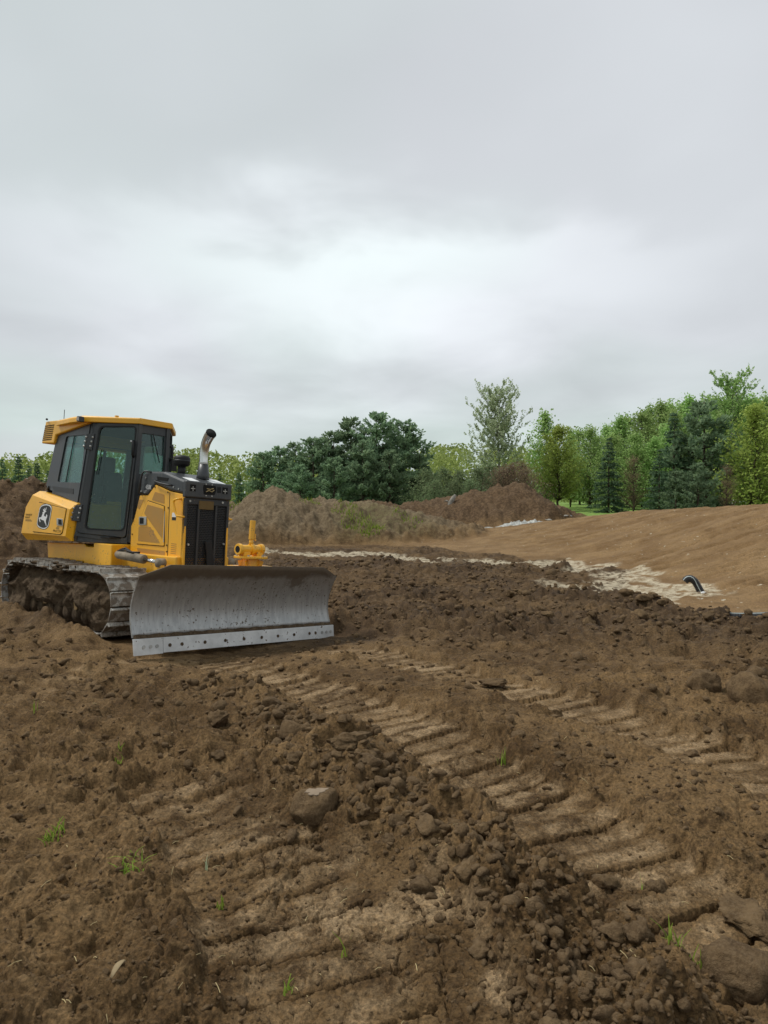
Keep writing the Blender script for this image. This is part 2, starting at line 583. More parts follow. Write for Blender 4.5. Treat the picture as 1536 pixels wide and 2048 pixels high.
    h = h + .04 * wind + .05 * smooth_strip + .03 * fbm(x * .8, y * .8, 3, 33) * (1 - sand * .6)
    h = h + ph * 1.0 - .02 * prints
    if fine:
        def vis(c):
            return 1 - sstep(.5, 1.3, sp / c)
        det = np.zeros_like(x)
        rc = np.clip(rough, 0, 1.05)

        def put(mask, fn):
            k_ = np.nonzero(mask > .01)[0] if mask.ndim == 1 else None
            if len(k_):
                det[k_] += mask[k_] * fn(k_)
        fx = wx + .030 * noise(x * 9, y * 9, 44)
        fy = wy + .030 * noise(x * 9, y * 9, 45)
        nr = np.nonzero(r < 9)[0]
        fx[nr] += .010 * noise(x[nr] * 28, y[nr] * 28, 46)
        fy[nr] += .010 * noise(x[nr] * 28, y[nr] * 28, 47)
        coarse_m = np.clip(.10 + dark * sstep(6, 9, r) * .75 + .45 * wind, 0, 1)
        for c, sd, kp, am in ((.62, 301, .30, .20), (.33, 302, .50, .36), (.17, 303, .60, .58), (.085, 304, .70, .66), (.044, 305, .70, .62), (.023, 306, .72, .58)):
            m = vis(c) * (rc * (coarse_m if c > .3 else 1) if c > .05 else np.clip(.35 + .7 * rc, 0, 1.2) * (1 - .85 * sand) * (1 - .55 * np.maximum(prints, flat1)))
            put(m, lambda k_: c * am * lumps(fx[k_], fy[k_], c, sd, kp))
        put(np.clip(rough - .1, 0, 1.0) * .065, lambda k_: (1 - 2 * np.abs(fbm(fx[k_] * 1.5, fy[k_] * 1.5, 4, 365, .6))))
        put(np.clip(rough, 0, 1.3) * .045, lambda k_: fbm(fx[k_] * 1.3, fy[k_] * 1.3, 4, 366, .55))
        put(vis(.12) * rc * .050, lambda k_: fbm(fx[k_] * 3.4, fy[k_] * 3.4, 3, 310))
        put(vis(.045) * (.25 + .75 * rc) * .020 * (1 - .8 * sand), lambda k_: 1 - 2 * np.abs(fbm(fx[k_] * 11, fy[k_] * 11, 3, 320)))
        put(vis(.015) * (.4 + .6 * rc) * .010 * (1 - .7 * sand), lambda k_: fbm(x[k_] * 48, y[k_] * 48, 2, 330, .6))
        h = h + det
        # cracked mud skin
        skin = np.clip(1.15 - rough, 0, 1) * (1 - sand) * (r < 12)
        k_ = np.nonzero(skin > .05)[0]
        ck = cracks(fx[k_] + .02 * noise(x[k_] * 20, y[k_] * 20, 342), fy[k_], .15, 343)
        ck2 = cracks(fx[k_], fy[k_], .055, 344)
        on = sstep(-.1, .3, noise(x[k_] * 1.8, y[k_] * 1.8, 345))
        h[k_] -= skin[k_] * vis(.03)[k_] * (.018 * (1 - sstep(.02, .09, ck)) * on + .007 * (1 - sstep(.02, .14, ck2)))
        tilt_ = (_hash(np.floor(fx[k_] / .15), np.floor(fy[k_] / .15), 346) - .5)
        h[k_] += skin[k_] * .010 * tilt_ * on
        # rills washed down the sandy slope
        ru = (x * .24 + y * .97)
        rv = (x * .97 - y * .24)
        rl = ru * 1.1 + .7 * noise(rv * .16, ru * .3, 350) + .20 * noise(rv * .8, ru * .9, 351)
        rl2 = ru * 3.0 + .6 * noise(rv * .25, ru * .5, 352) + .22 * noise(rv, ru * 1.2, 356)
        rill = (1 - sstep(0, .10, np.abs(rl - np.round(rl)))) * sstep(-.25, .25, noise(rv * .22, ru * .8, 353))
        rill2 = (1 - sstep(0, .30, np.abs(rl2 - np.round(rl2)))) * sstep(-.2, .2, noise(rv * .4, ru * 1.4, 354))
        slope = sand * sstep(-.16, .06, base)
        h = h - slope * (.21 * rill + .12 * rill2) * (1 - sstep(34, 40, r))
        h = h + slope * .05 * np.abs(noise(ru * 1.3, rv * .5, 357))
        h = h + sand * (.035 * fbm(x * 2.2, y * 2.2, 3, 355) * vis(.3)) + slope * (.25 * .25 * lumps(wx, wy, .25, 358, .35) * vis(.15) + .4 * .1 * lumps(wx, wy, .1, 359, .5) * vis(.1))
        # gullies and clods on the piles
        ang = np.arctan2(y - 31, x + 3) * 9
        g = fbm(x * 1.3, y * 1.3, 4, 360, .55)
        gy_ = 1 - 2 * np.abs(fbm(x * .9 + .4 * noise(y, x, 363), y * .55, 4, 364, .6))
        h = h + pile_m * (.20 * g * vis(.5)) + pile_m * .10 * gy_ * vis(.4) + pile_m * vis(.3) * .20 * .55 * lumps(wx + .2 * g, wy + .2 * g, .55, 361, .4)
        h = h + pile_m * vis(.15) * .45 * .25 * lumps(wx + .1 * g, wy + .1 * g, .25, 362, .5)
    h = h + piles
    # soil heaped along the outer side of the right-hand track and against the blade
    lx = DMI[0, 0] * x + DMI[0, 1] * y + DMI[0, 2] * h + DMI[0, 3]
    ly = DMI[1, 0] * x + DMI[1, 1] * y + DMI[1, 2] * h + DMI[1, 3]
    berm = sstep(-2.9, -2.2, lx) * (1 - sstep(.30, .90, lx)) * np.exp(-((ly + 1.36) / .22) ** 2)
    under = sstep(-2.5, -2.2, lx) * (1 - sstep(.6, .95, lx)) * (1 - sstep(1.12, 1.22, np.abs(ly)))
    blade_r = np.exp(-((lx - 1.95) / .20) ** 2) * sstep(-.6, .1, ly) * (1 - sstep(1.3, 1.6, ly))
    blade_end = np.exp(-((lx - 1.5) / .5) ** 2 - ((ly - 1.85) / .28) ** 2)
    blade_l = np.exp(-((lx - 1.92) / .15) ** 2 - ((ly + 1.2) / .16) ** 2)
    lzpl = -(DM[0][2] * (x - DM[0][3]) + DM[1][2] * (y - DM[1][3])) / DM[2][2] + DM[2][3]   # ground plane of the machine
    near_d = sstep(-3.0, -2.4, lx) * (1 - sstep(1.55, 1.75, lx)) * (1 - sstep(1.15, 1.35, np.abs(ly)))
    h = h * (1 - near_d) + (lzpl - .02 + .4 * (h - base)) * near_d * (1 - under) + (lzpl - .035) * near_d * under
    h = h + berm * (.155 + .05 * noise(x * 3, y * 3, 370)) + blade_r * (.07 + .05 * noise(x * 4, y * 4, 371)) + .16 * blade_end + .05 * blade_l
    infront = sstep(1.55, 1.70, lx) * (1 - sstep(2.3, 3.4, lx)) * (1 - sstep(1.5, 2.1, np.abs(ly)))
    cap = lzpl - .075 - .021 * ly + .045 * sstep(0.0, 1.2, ly) + .02 * noise(x * 5, y * 5, 372) + .10 * sstep(1.9, 3.2, lx)
    h = np.where(h > cap, h + (np.minimum(h, cap + .25 * np.clip(h - cap, 0, .12)) - h) * infront, h)

    # under the blade: never above the cutting edge by accident
    # colours
    grass = sstep(41, 45, y) * sstep(3, 8, x - .02 * y) * (1 - pile_m)
    grass = np.maximum(grass, sstep(46, 52, r)) * (1 - sand)
    weeds = .6 * np.exp(-(((x + .9) / 1.0) ** 2 + ((y - 29.4) / 1.5) ** 2)) + .35 * np.exp(-(((x - .9) / 1.3) ** 2 + ((y - 30.0) / 1.3) ** 2))
    pale = pale * (1 - dark * .4)
    pale = np.maximum(pale, flat1 * sstep(-.05, .4, noise(x * 3.2, y * 3.2, 380) + .35 * noise(x * 9, y * 9, 381) + .02))
    c1 = np.stack([sand, wash2, dark, grass], -1)
    c2 = np.stack([pale, np.clip(wm_ / .6, 0, 1) * pile_m, np.clip(np.maximum(wl_, wr_) / .5, 0, 1) * pile_m, np.clip(weeds, 0, 1) * .6 * pile_m], -1)
    return h, c1, c2


def ground_z(x, y):
    h, _, _ = terrain(np.atleast_1d(np.asarray(x, float)), np.atleast_1d(np.asarray(y, float)))
    return h


# ------------------------------------------------------------------ materials
MATS = {}


class NT:
    def __init__(self, name):
        self.m = bpy.data.materials.new(name)
        self.m.use_nodes = True
        self.t = self.m.node_tree
        self.n, self.l = self.t.nodes, self.t.links
        self.n.clear()
        self.out = self.n.new('ShaderNodeOutputMaterial')
        MATS[name] = self.m

    def node(self, t, ins=None, **kw):
        nd = self.n.new(t)
        for k, v in kw.items():
            setattr(nd, k, v)
        for k, v in (ins or {}).items():
            self.set(nd.inputs[k], v)
        return nd

    def set(self, sock, v):
        if hasattr(v, 'is_output'):
            self.l.new(v, sock)
        elif isinstance(v, tuple) and sock.type == 'RGBA' and len(v) == 3:
            sock.default_value = (*v, 1)
        else:
            sock.default_value = v

    def math(self, op, a, b=0.0, clamp=False):
        nd = self.node('ShaderNodeMath', operation=op, use_clamp=clamp)
        self.set(nd.inputs[0], a)
        self.set(nd.inputs[1], b)
        return nd.outputs[0]

    def mix(self, f, a, b, mode='MIX'):
        nd = self.node('ShaderNodeMix', data_type='RGBA', blend_type=mode)
        self.set(nd.inputs['Factor'], f)
        self.set(nd.inputs['A'], a)
        self.set(nd.inputs['B'], b)
        return nd.outputs['Result']

    def noise(self, scale, detail=4, rough=.55, vec=None, dist=0.0, color=False):
        nd = self.node('ShaderNodeTexNoise', {'Scale': scale, 'Detail': detail, 'Roughness': rough, 'Distortion': dist})
        if vec is not None:
            self.l.new(vec, nd.inputs['Vector'])
        return nd.outputs['Color' if color else 'Fac']

    def ramp(self, v, a, b):
        nd = self.node('ShaderNodeMapRange', {'From Min': a, 'From Max': b}, interpolation_type='SMOOTHSTEP')
        self.set(nd.inputs['Value'], v)
        return nd.outputs[0]

    def obj(self):
        return self.node('ShaderNodeTexCoord').outputs['Object']

    def bump(self, h, strength, dist):
        return self.node('ShaderNodeBump', {'Height': h, 'Strength': strength, 'Distance': dist}).outputs[0]

    def principled(self, color, rough, metal=0.0, normal=None, spec=.5, **kw):
        p = self.node('ShaderNodeBsdfPrincipled', {'Base Color': color, 'Roughness': rough, 'Metallic': metal, 'Specular IOR Level': spec})
        if normal is not None:
            self.l.new(normal, p.inputs['Normal'])
        for k, v in kw.items():
            self.set(p.inputs[k], v)
        self.l.new(p.outputs[0], self.out.inputs[0])
        return p


MUD = (.105, .068, .041)


def mat_ground():
    t = NT('soil')
    pos = t.node('ShaderNodeNewGeometry').outputs['Position']
    a1 = t.node('ShaderNodeAttribute', attribute_name='soil_a')
    a2 = t.node('ShaderNodeAttribute', attribute_name='soil_b')
    s1 = t.node('ShaderNodeSeparateColor')
    s2 = t.node('ShaderNodeSeparateColor')
    t.l.new(a1.outputs['Color'], s1.inputs[0])
    t.l.new(a2.outputs['Color'], s2.inputs[0])
    sand, wash, dark, grass = s1.outputs[0], s1.outputs[1], s1.outputs[2], a1.outputs['Alpha']
    pale, pmid, pdark, weeds = s2.outputs[0], s2.outputs[1], s2.outputs[2], a2.outputs['Alpha']
    nbig = t.noise(.9, 5, .6, pos)
    nmid = t.noise(7.0, 6, .65, pos)
    nfine = t.noise(60.0, 5, .7, pos)
    c = t.mix(t.ramp(nbig, .40, .60), (.118, .071, .033), (.215, .136, .067))
    c = t.mix(t.math('MULTIPLY', t.ramp(nmid, .50, .68), .55), c, (.285, .188, .100))
    c = t.mix(t.math('MULTIPLY', t.ramp(nmid, .46, .34), .6), c, (.075, .044, .022))
    c = t.mix(t.math('MULTIPLY', dark, .90), c, t.mix(t.ramp(nmid, .35, .65), (.044, .027, .016), (.104, .066, .038)))
    c = t.mix(t.math('MULTIPLY', t.math('MULTIPLY', pale, .9), t.ramp(t.math('ADD', t.math('MULTIPLY', t.noise(150.0, 4, .7, pos), .35), t.math('MULTIPLY', nmid, .8)), .44, .66)), c, (.40, .285, .175))
    c = t.mix(t.math('MULTIPLY', pmid, .85), c, t.mix(t.ramp(nmid, .4, .6), (.145, .108, .071), (.235, .183, .124)))
    c = t.mix(t.math('MULTIPLY', pdark, .85), c, t.mix(t.ramp(nmid, .4, .6), (.080, .050, .030), (.155, .101, .062)))
    sandc = t.mix(t.ramp(nbig, .35, .65), (.200, .122, .060), (.285, .185, .097))
    sandc = t.mix(t.math('MULTIPLY', t.ramp(nmid, .52, .7), .5), sandc, (.145, .092, .047))
    c = t.mix(sand, c, sandc)
    pebble = t.ramp(t.noise(9.0, 1, .5, pos), .735, .76)
    c = t.mix(t.math('MULTIPLY', t.math('MULTIPLY', pebble, sand), .9), c, (.50, .45, .37))
    c = t.mix(t.math('MULTIPLY', t.ramp(wash, .15, .65), t.ramp(t.math('ADD', nmid, t.math('MULTIPLY', t.math('SUBTRACT', nfine, .5), .5)), .34, .52)), c, t.mix(t.ramp(nmid, .4, .6), (.36, .30, .22), (.56, .49, .385)))
    c = t.mix(grass, c, t.mix(nbig, (.17, .30, .065), (.27, .40, .11)))
    c = t.mix(t.math('MULTIPLY', weeds, t.ramp(nmid, .40, .56)), c, (.13, .17, .04))
    c = t.mix(t.math('MULTIPLY', t.ramp(nfine, .48, .66), .65), c, t.mix(1.0, c, (1.8, 1.72, 1.62), 'MULTIPLY'))
    c = t.mix(t.math('MULTIPLY', t.ramp(nfine, .50, .36), .7), c, t.mix(1.0, c, (.42, .40, .38), 'MULTIPLY'))
    c = t.mix(1.0, c, (.79, .775, .72), 'MULTIPLY')
    hb = t.math('ADD', t.math('MULTIPLY', t.noise(38.0, 6, .7, pos), 1.0), t.math('MULTIPLY', t.noise(140.0, 3, .7, pos), .35))
    strength = t.math('SUBTRACT', .75, t.math('MULTIPLY', sand, .35))
    b = t.node('ShaderNodeBump', {'Height': hb, 'Distance': .03})
    t.set(b.inputs['Strength'], strength)
    t.principled(c, t.math('SUBTRACT', .92, t.math('MULTIPLY', dark, .12)), normal=b.outputs[0], spec=.18)
    return t.m


def mat_clod():
    t = NT('clod_soil')
    pos = t.node('ShaderNodeNewGeometry').outputs['Position']
    oi = t.node('ShaderNodeObjectInfo').outputs['Random']
    nm = t.noise(14, 6, .7, pos)
    nf = t.noise(70, 4, .7, pos)
    c = t.mix(t.ramp(nm, .36, .64), (.095, .060, .030), (.200, .130, .066))
    c = t.mix(t.math('MULTIPLY', oi, .45), c, (.095, .060, .034))
    c = t.mix(t.math('MULTIPLY', t.ramp(nf, .45, .62), .4), c, (.21, .145, .083))
    b = t.bump(t.math('ADD', t.noise(30, 6, .72, pos), t.math('MULTIPLY', t.noise(110, 3, .7, pos), .4)), .9, .022)
    t.principled(c, .93, normal=b, spec=.15)
    return t.m


def mat_plain(name, col, rough=.8, metal=0.0, spec=.4, bump=None, var=.25):
    t = NT(name)
    o = t.obj()
    n = t.noise(6, 5, .6, o)
    c = t.mix(t.ramp(n, .3, .7), tuple(v * (1 - var) for v in col), tuple(min(1, v * (1 + var)) for v in col))
    nb = t.bump(t.noise(bump[0], 4, .6, o), bump[1], bump[2]) if bump else None
    t.principled(c, rough, metal, nb, spec)
    return t.m


def mat_paint(name, col, rough, dust=(.30, .22, .13), dust_amt=.35, mud_lo=.7, mud_hi=1.25, coat=.2, metal=0.0):
    """machine paint: dusty film, mud creeping up from the tracks"""
    t = NT(name)
    o = t.obj()
    sp = t.node('ShaderNodeSeparateXYZ')
    t.l.new(o, sp.inputs[0])
    n1_ = t.noise(2.2, 5, .6, o)
    n2_ = t.noise(16, 5, .65, o)
    n3_ = t.noise(60, 3, .6, o)
    film = t.math('MULTIPLY', t.ramp(n1_, .40, .72), dust_amt)
    film = t.math('ADD', film, t.math('MULTIPLY', t.ramp(n3_, .60, .72), dust_amt * .5))
    c = t.mix(film, col, dust)
    low = t.math('ADD', t.math('SUBTRACT', mud_hi, sp.outputs[2]), t.math('MULTIPLY', t.math('SUBTRACT', n2_, .5), .55))
    low = t.ramp(low, mud_hi - mud_lo - .22, mud_hi - mud_lo + .15)
    c = t.mix(t.math('MULTIPLY', low, .85), c, t.mix(n2_, (.10, .07, .042), (.19, .14, .085)))
    sp_n = t.noise(42, 3, .5, o)
    sp_m = t.noise(2.6, 3, .5, o)
    spl = t.ramp(t.math('ADD', t.math('ADD', sp_n, t.math('MULTIPLY', t.math('SUBTRACT', sp_m, .5), .45)), t.math('MULTIPLY', t.math('SUBTRACT', 1.4, sp.outputs[2]), .045)), .695, .715)
    c = t.mix(t.math('MULTIPLY', spl, .75), c, (.16, .12, .075))
    streak = t.node('ShaderNodeMapping')
    streak.inputs['Scale'].default_value = (9, 9, .9)
    t.l.new(o, streak.inputs[0])
    c = t.mix(t.math('MULTIPLY', t.ramp(t.noise(2.4, 4, .6, streak.outputs[0]), .54, .72), dust_amt * .75), c, dust)
    r = t.math('ADD', rough, t.math('MULTIPLY', t.math('ADD', film, low), .4), True)
    b = t.bump(t.math('ADD', n3_, t.math('MULTIPLY', low, .6)), .12, .004)
    t.principled(c, r, metal, b, .5, **{'Coat Weight': coat, 'Coat Roughness': .25})
    return t.m


def mat_blade():
    t = NT('blade_steel')
    o = t.obj()
    sp = t.node('ShaderNodeSeparateXYZ')
    t.l.new(o, sp.inputs[0])
    z = sp.outputs[2]
    st = t.node('ShaderNodeMapping')
    st.inputs['Scale'].default_value = (14, 14, 1.6)
    t.l.new(o, st.inputs[0])
    streak = t.noise(1.6, 5, .6, st.outputs[0])
    n1_ = t.noise(3.2, 6, .62, o)
    n2_ = t.noise(17, 4, .55, o)
    n3_ = t.noise(34, 3, .5, o)
    c = t.mix(t.ramp(streak, .3, .7), (.33, .335, .335), (.45, .455, .45))
    # soil still stuck to the upper part
    up = t.math('ADD', z, t.math('MULTIPLY', t.math('SUBTRACT', n1_, .5), .22))
    soil = t.ramp(up, .74, .82)
    film = t.math('MULTIPLY', t.ramp(up, .32, .80), .62)
    lump = t.math('MULTIPLY', t.ramp(n1_, .56, .66), t.ramp(z, .45, .70))
    splat = t.ramp(t.math('ADD', n3_, t.math('MULTIPLY', t.math('SUBTRACT', t.noise(2.0, 2, .5, o), .5), .22)), .655, .675)
    splat2 = t.ramp(t.math('ADD', n2_, t.math('MULTIPLY', t.math('SUBTRACT', t.noise(1.7, 2, .5, o), .5), .3)), .70, .72)
    c = t.mix(film, c, (.20, .16, .12))
    dirt = t.math('MAXIMUM', t.math('MAXIMUM', t.math('MULTIPLY', soil, .95), t.math('MULTIPLY', lump, .8)), t.math('MULTIPLY', t.math('MAXIMUM', splat, splat2), .85))
    c = t.mix(dirt, c, t.mix(n2_, (.075, .052, .034), (.13, .095, .06)))
    met = t.math('MULTIPLY', t.math('SUBTRACT', 1.0, t.math('MAXIMUM', dirt, film)), .55)
    rough = t.math('ADD', .42, t.math('MULTIPLY', dirt, .5))
    b = t.bump(t.math('ADD', t.math('MULTIPLY', dirt, 1.0), t.math('MULTIPLY', streak, .06)), .5, .012)
    t.principled(c, rough, met, b, .4)
    return t.m


def mat_edge():
    t = NT('worn_steel')
    o = t.obj()
    n1_ = t.noise(5, 6, .65, o)
    n2_ = t.noise(26, 4, .6, o)
    c = t.mix(t.ramp(n1_, .3, .7), (.54, .55, .55), (.72, .73, .73))
    d = t.ramp(t.math('ADD', n2_, t.math('MULTIPLY', t.math('SUBTRACT', n1_, .5), .4)), .66, .69)
    c = t.mix(d, c, MUD)
    t.principled(c, t.math('ADD', .38, t.math('MULTIPLY', d, .5)), t.math('MULTIPLY', t.math('SUBTRACT', 1, d), .35), t.bump(d, .4, .006), .5)
    return t.m


def mat_shoe():
    t = NT('track_steel')
    o = t.obj()
    n1_ = t.noise(7, 5, .65, o)
    n2_ = t.noise(40, 4, .65, o)
    m = t.ramp(n1_, .41, .56)
    c = t.mix(t.ramp(n2_, .35, .65), (.36, .345, .315), (.56, .545, .505))
    c = t.mix(t.math('MULTIPLY', m, .85), c, t.mix(n2_, (.085, .06, .04), (.16, .115, .075)))
    t.principled(c, t.math('ADD', .5, t.math('MULTIPLY', m, .4)), t.math('MULTIPLY', t.math('SUBTRACT', 1, m), .35), t.bump(t.math('ADD', m, n2_), .4, .008), .4)
    return t.m


def mat_glass():
    t = NT('tinted_glass')
    o = t.obj()
    sp = t.node('ShaderNodeSeparateXYZ')
    t.l.new(o, sp.inputs[0])
    fr = t.node('ShaderNodeFresnel', {'IOR': 1.5})
    tr = t.node('ShaderNodeBsdfTransparent', {'Color': (.70, .83, .80, 1)})
    gl = t.node('ShaderNodeBsdfGlossy', {'Color': (.85, .95, .95, 1), 'Roughness': .04})
    mx = t.node('ShaderNodeMixShader')
    t.l.new(t.math('ADD', t.math('MULTIPLY', fr.outputs[0], .9), .012), mx.inputs[0])
    t.l.new(tr.outputs[0], mx.inputs[1])
    t.l.new(gl.outputs[0], mx.inputs[2])
    # dried mud spots, thick near the bottom of the pane
    spot = t.noise(48, 2, .5, o)
    low = t.math('MULTIPLY', t.math('SUBTRACT', 2.0, sp.outputs[2]), .12)
    s = t.ramp(t.math('ADD', spot, low), .742, .76)
    film = t.math('MULTIPLY', t.ramp(t.noise(3, 3, .5, o), .3, .8), .02)
    df = t.node('ShaderNodeBsdfDiffuse', {'Color': (.30, .30, .27, 1)})
    m2 = t.node('ShaderNodeMixShader')
    t.l.new(t.math('ADD', t.math('MULTIPLY', s, .75), film, True), m2.inputs[0])
    t.l.new(mx.outputs[0], m2.inputs[1])
    t.l.new(df.outputs[0], m2.inputs[2])
    t.l.new(m2.outputs[0], t.out.inputs[0])
    return t.m


def mat_leaf(name, a, b, trans=.3, c=None):
    """foliage: colour runs from a to b leaf by leaf, and shifts plant by plant"""
    t = NT(name)
    at = t.node('ShaderNodeAttribute', attribute_name='tint').outputs['Fac']
    oi = t.node('ShaderNodeObjectInfo').outputs['Random']
    col = t.mix(at, a, b)
    hs = t.node('ShaderNodeHueSaturation', {'Hue': .5, 'Saturation': 1.0, 'Value': 1.0})
    t.l.new(col, hs.inputs['Color'])
    t.l.new(t.math('ADD', .488, t.math('MULTIPLY', oi, .024)), hs.inputs['Hue'])
    t.l.new(t.math('ADD', .82, t.math('MULTIPLY', oi, .36)), hs.inputs['Value'])
    d = t.node('ShaderNodeBsdfDiffuse', {'Roughness': .6})
    tr = t.node('ShaderNodeBsdfTranslucent')
    t.l.new(hs.outputs[0], d.inputs['Color'])
    t.l.new(hs.outputs[0], tr.inputs['Color'])
    m = t.node('ShaderNodeMixShader', {0: trans})
    t.l.new(d.outputs[0], m.inputs[1])
    t.l.new(tr.outputs[0], m.inputs[2])
    t.l.new(m.outputs[0], t.out.inputs[0])
    return t.m


def mat_mud():
    t = NT('caked_mud')
    o = t.obj()
    n = t.noise(9, 6, .7, o)
    f = t.noise(45, 4, .7, o)
    c = t.mix(t.ramp(n, .35, .65), (.070, .047, .030), (.145, .102, .064))
    c = t.mix(t.math('MULTIPLY', t.ramp(f, .5, .65), .4), c, (.19, .145, .095))
    t.principled(c, .95, 0, t.bump(t.math('ADD', t.noise(24, 6, .75, o), f), .9, .03), .12)
    return t.m


mat_ground(); mat_clod(); mat_blade(); mat_edge(); mat_shoe(); mat_glass(); mat_mud()
mat_paint('yellow_paint', (.88, .44, .016), .36, dust=(.45, .30, .10), dust_amt=.30, mud_lo=.62, mud_hi=1.10)
mat_paint('vent_mesh', (.46, .235, .045), .6, dust=(.36, .24, .10), dust_amt=.45, mud_lo=.7, mud_hi=1.1, coat=0)
mat_paint('charcoal_paint', (.030, .034, .040), .42, dust=(.14, .13, .115), dust_amt=.28, mud_lo=.7, mud_hi=1.2, coat=.15)
mat_paint('black_grille', (.026, .028, .032), .5, dust=(.07, .065, .055), dust_amt=.25, mud_lo=.6, mud_hi=1.1, coat=0)
mat_plain('dusty_steel', (.235, .195, .145), .8, 0, .3, (30, .4, .01), .35)
mat_plain('rubber', (.012, .012, .013), .6)
mat_plain('dark_cavity', (.006, .006, .006), .9)
mat_plain('chrome', (.74, .74, .74), .28, .95, .5, (9, .15, .01), .2)
mat_plain('cylinder_rod', (.75, .75, .76), .15, 1.0, .5, None, .05)
mat_plain('bolt_steel', (.42, .42, .40), .4, .6)
mat_plain('decal_white', (.78, .78, .78), .5, 0, .4, None, .03)
mat_plain('decal_black', (.022, .024, .024), .5, 0, .4, None, .05)
mat_plain('decal_ink', (.13, .085, .03), .6, 0, .3, None, .1)
mat_plain('seat_vinyl', (.03, .032, .034), .7)
mat_plain('cab_trim', (.028, .03, .03), .75)
mat_plain('lamp_glass', (.35, .30, .25), .2)
mat_plain('pipe_black', (.022, .022, .024), .45, 0, .5)
mat_plain('pipe_stripe', (.55, .62, .60), .5, 0, .4, None, .1)
mat_plain('plastic_sheet', (.36, .36, .335), .5, 0, .4, (5, .8, .12), .45)
mat_plain('grey_rubble', (.34, .32, .28), .9, 0, .2, (10, .6, .04), .3)
mat_plain('pale_soil', (.25, .19, .135), .9, 0, .15, (40, .5, .01), .15)
mat_plain('bark', (.10, .078, .058), .9, 0, .2, (14, .8, .03), .35)
mat_plain('pale_bark', (.24, .22, .19), .9, 0, .2, (14, .6, .02), .35)
mat_plain('straw', (.42, .33, .17), .8, 0, .2, None, .3)
mat_plain('husk', (.30, .225, .13), .8, 0, .2, (30, .4, .01), .2)
mat_plain('white_paint', (.70, .70, .70), .6)
mat_leaf('leaf_pine', (.145, .235, .145), (.33, .44, .25), .5)
mat_leaf('leaf_spruce', (.085, .145, .090), (.20, .29, .165), .5)
mat_leaf('leaf_maple', (.29, .41, .090), (.50, .60, .165), .6)
mat_leaf('leaf_aspen', (.34, .40, .24), (.56, .61, .41), .55)
mat_leaf('leaf_green', (.25, .41, .135), (.46, .60, .225), .6)
mat_leaf('leaf_shrub', (.14, .205, .11), (.30, .36, .185), .5)
mat_leaf('leaf_brown', (.22, .155, .105), (.36, .26, .17), .5)
mat_leaf('leaf_far', (.28, .37, .115), (.48, .56, .20), .55)
mat_leaf('leaf_grass', (.16, .24, .030), (.34, .44, .08), .45)
MT = MATS

# ------------------------------------------------------------------ ground: one sheet from under the camera to the horizon
def ground_sheet():
    th = [math.pi / 2]
    fine, step = RAD(32.5), RAD(65) / 745
    fan = np.arange(-fine, fine + 1e-9, step)
    left = np.concatenate([np.arange(-math.pi, -RAD(60), RAD(6)), np.arange(-RAD(60), -fine - step, RAD(1.2))])
    ang = np.concatenate([left, fan, -left[::-1]])
    ang = ang[:-1]                                     # closed ring
    rs = [0.25]
    while rs[-1] < 3500:
        r = rs[-1]
        if r < 1.8: d = .12 if r < 1.5 else .03
        elif r < 60: d = min(r * r / 1136, r * (.0065 if r < 12 or r > 30 else .0048))
        else: d = r * .06
        rs.append(r + max(d, .003))
    rs = np.array(rs)
    A, Rr = np.meshgrid(ang, rs)
    x, y = Rr * np.sin(A), Rr * np.cos(A)
    h, c1, c2 = terrain(x.ravel(), y.ravel())
    n, m = len(rs), len(ang)
    v = np.stack([x.ravel(), y.ravel(), h], -1)
    v = np.vstack([v, [[0, 0, float(h[:m].mean())]]])
    c1 = np.vstack([c1, c1[:1]])
    c2 = np.vstack([c2, c2[:1]])
    i, j = np.meshgrid(np.arange(n - 1), np.arange(m), indexing='ij')
    i, j = i.ravel(), j.ravel()
    k = (j + 1) % m
    q = np.stack([i * m + j, i * m + k, (i + 1) * m + k, (i + 1) * m + j], -1)[:, ::-1]
    # middle fan, written as quads with a doubled corner is not valid: use a small ring of triangles instead
    me = np_mesh('ground', v, q, MT['soil'], False, {'soil_a': ('FLOAT_COLOR', c1), 'soil_b': ('FLOAT_COLOR', c2)})
    o = link('ground', me)
    tag(o, kind='structure')
    return o


ground = ground_sheet()


# ------------------------------------------------------------------ loose clods and crumbs
def ico(sub):
    bm = bmesh.new()
    bmesh.ops.create_icosphere(bm, subdivisions=sub, radius=1.0)
    v = np.array([p.co[:] for p in bm.verts])
    f = np.array([[q.index for q in p.verts] for p in bm.faces])
    bm.free()
    return v, f


ICO = {k: ico(k) for k in (1, 2, 3, 4)}


def n3(v, s, seed):
    return (noise(v[:, 0] * s + seed, v[:, 1] * s + 3.1 * v[:, 2] * s, seed) + noise(v[:, 1] * s - seed, v[:, 2] * s + 2.3 * v[:, 0] * s, seed + 1)) * .5


def clod_verts(sub, seed, flat=.62, angular=.35):
    v, f = ICO[sub]
    rng = np.random.default_rng(seed)
    v = v.copy()
    # chop with random planes for broken faces, then roughen
    for k in range(13):
        n = rng.normal(size=3)
        n /= np.linalg.norm(n)
        d = rng.uniform(.45, .85)
        e = np.maximum(v @ n - d, 0)
        v -= e[:, None] * n * (1 - .15)
    if sub > 3:
        v *= (1 + .10 * n3(v, 8.0, seed + 11) + .07 * n3(v, 17.0, seed + 12) + .04 * n3(v, 33.0, seed + 13))[:, None]
    v *= (1 + angular * .55 * n3(v, 1.7, seed) + angular * .35 * n3(v, 4.1, seed + 5) + (.10 * n3(v, 9.0, seed + 9) if sub > 2 else 0))[:, None]
    v *= np.array([1.0, rng.uniform(.7, .95), flat * rng.uniform(.85, 1.15)])
    return v, f


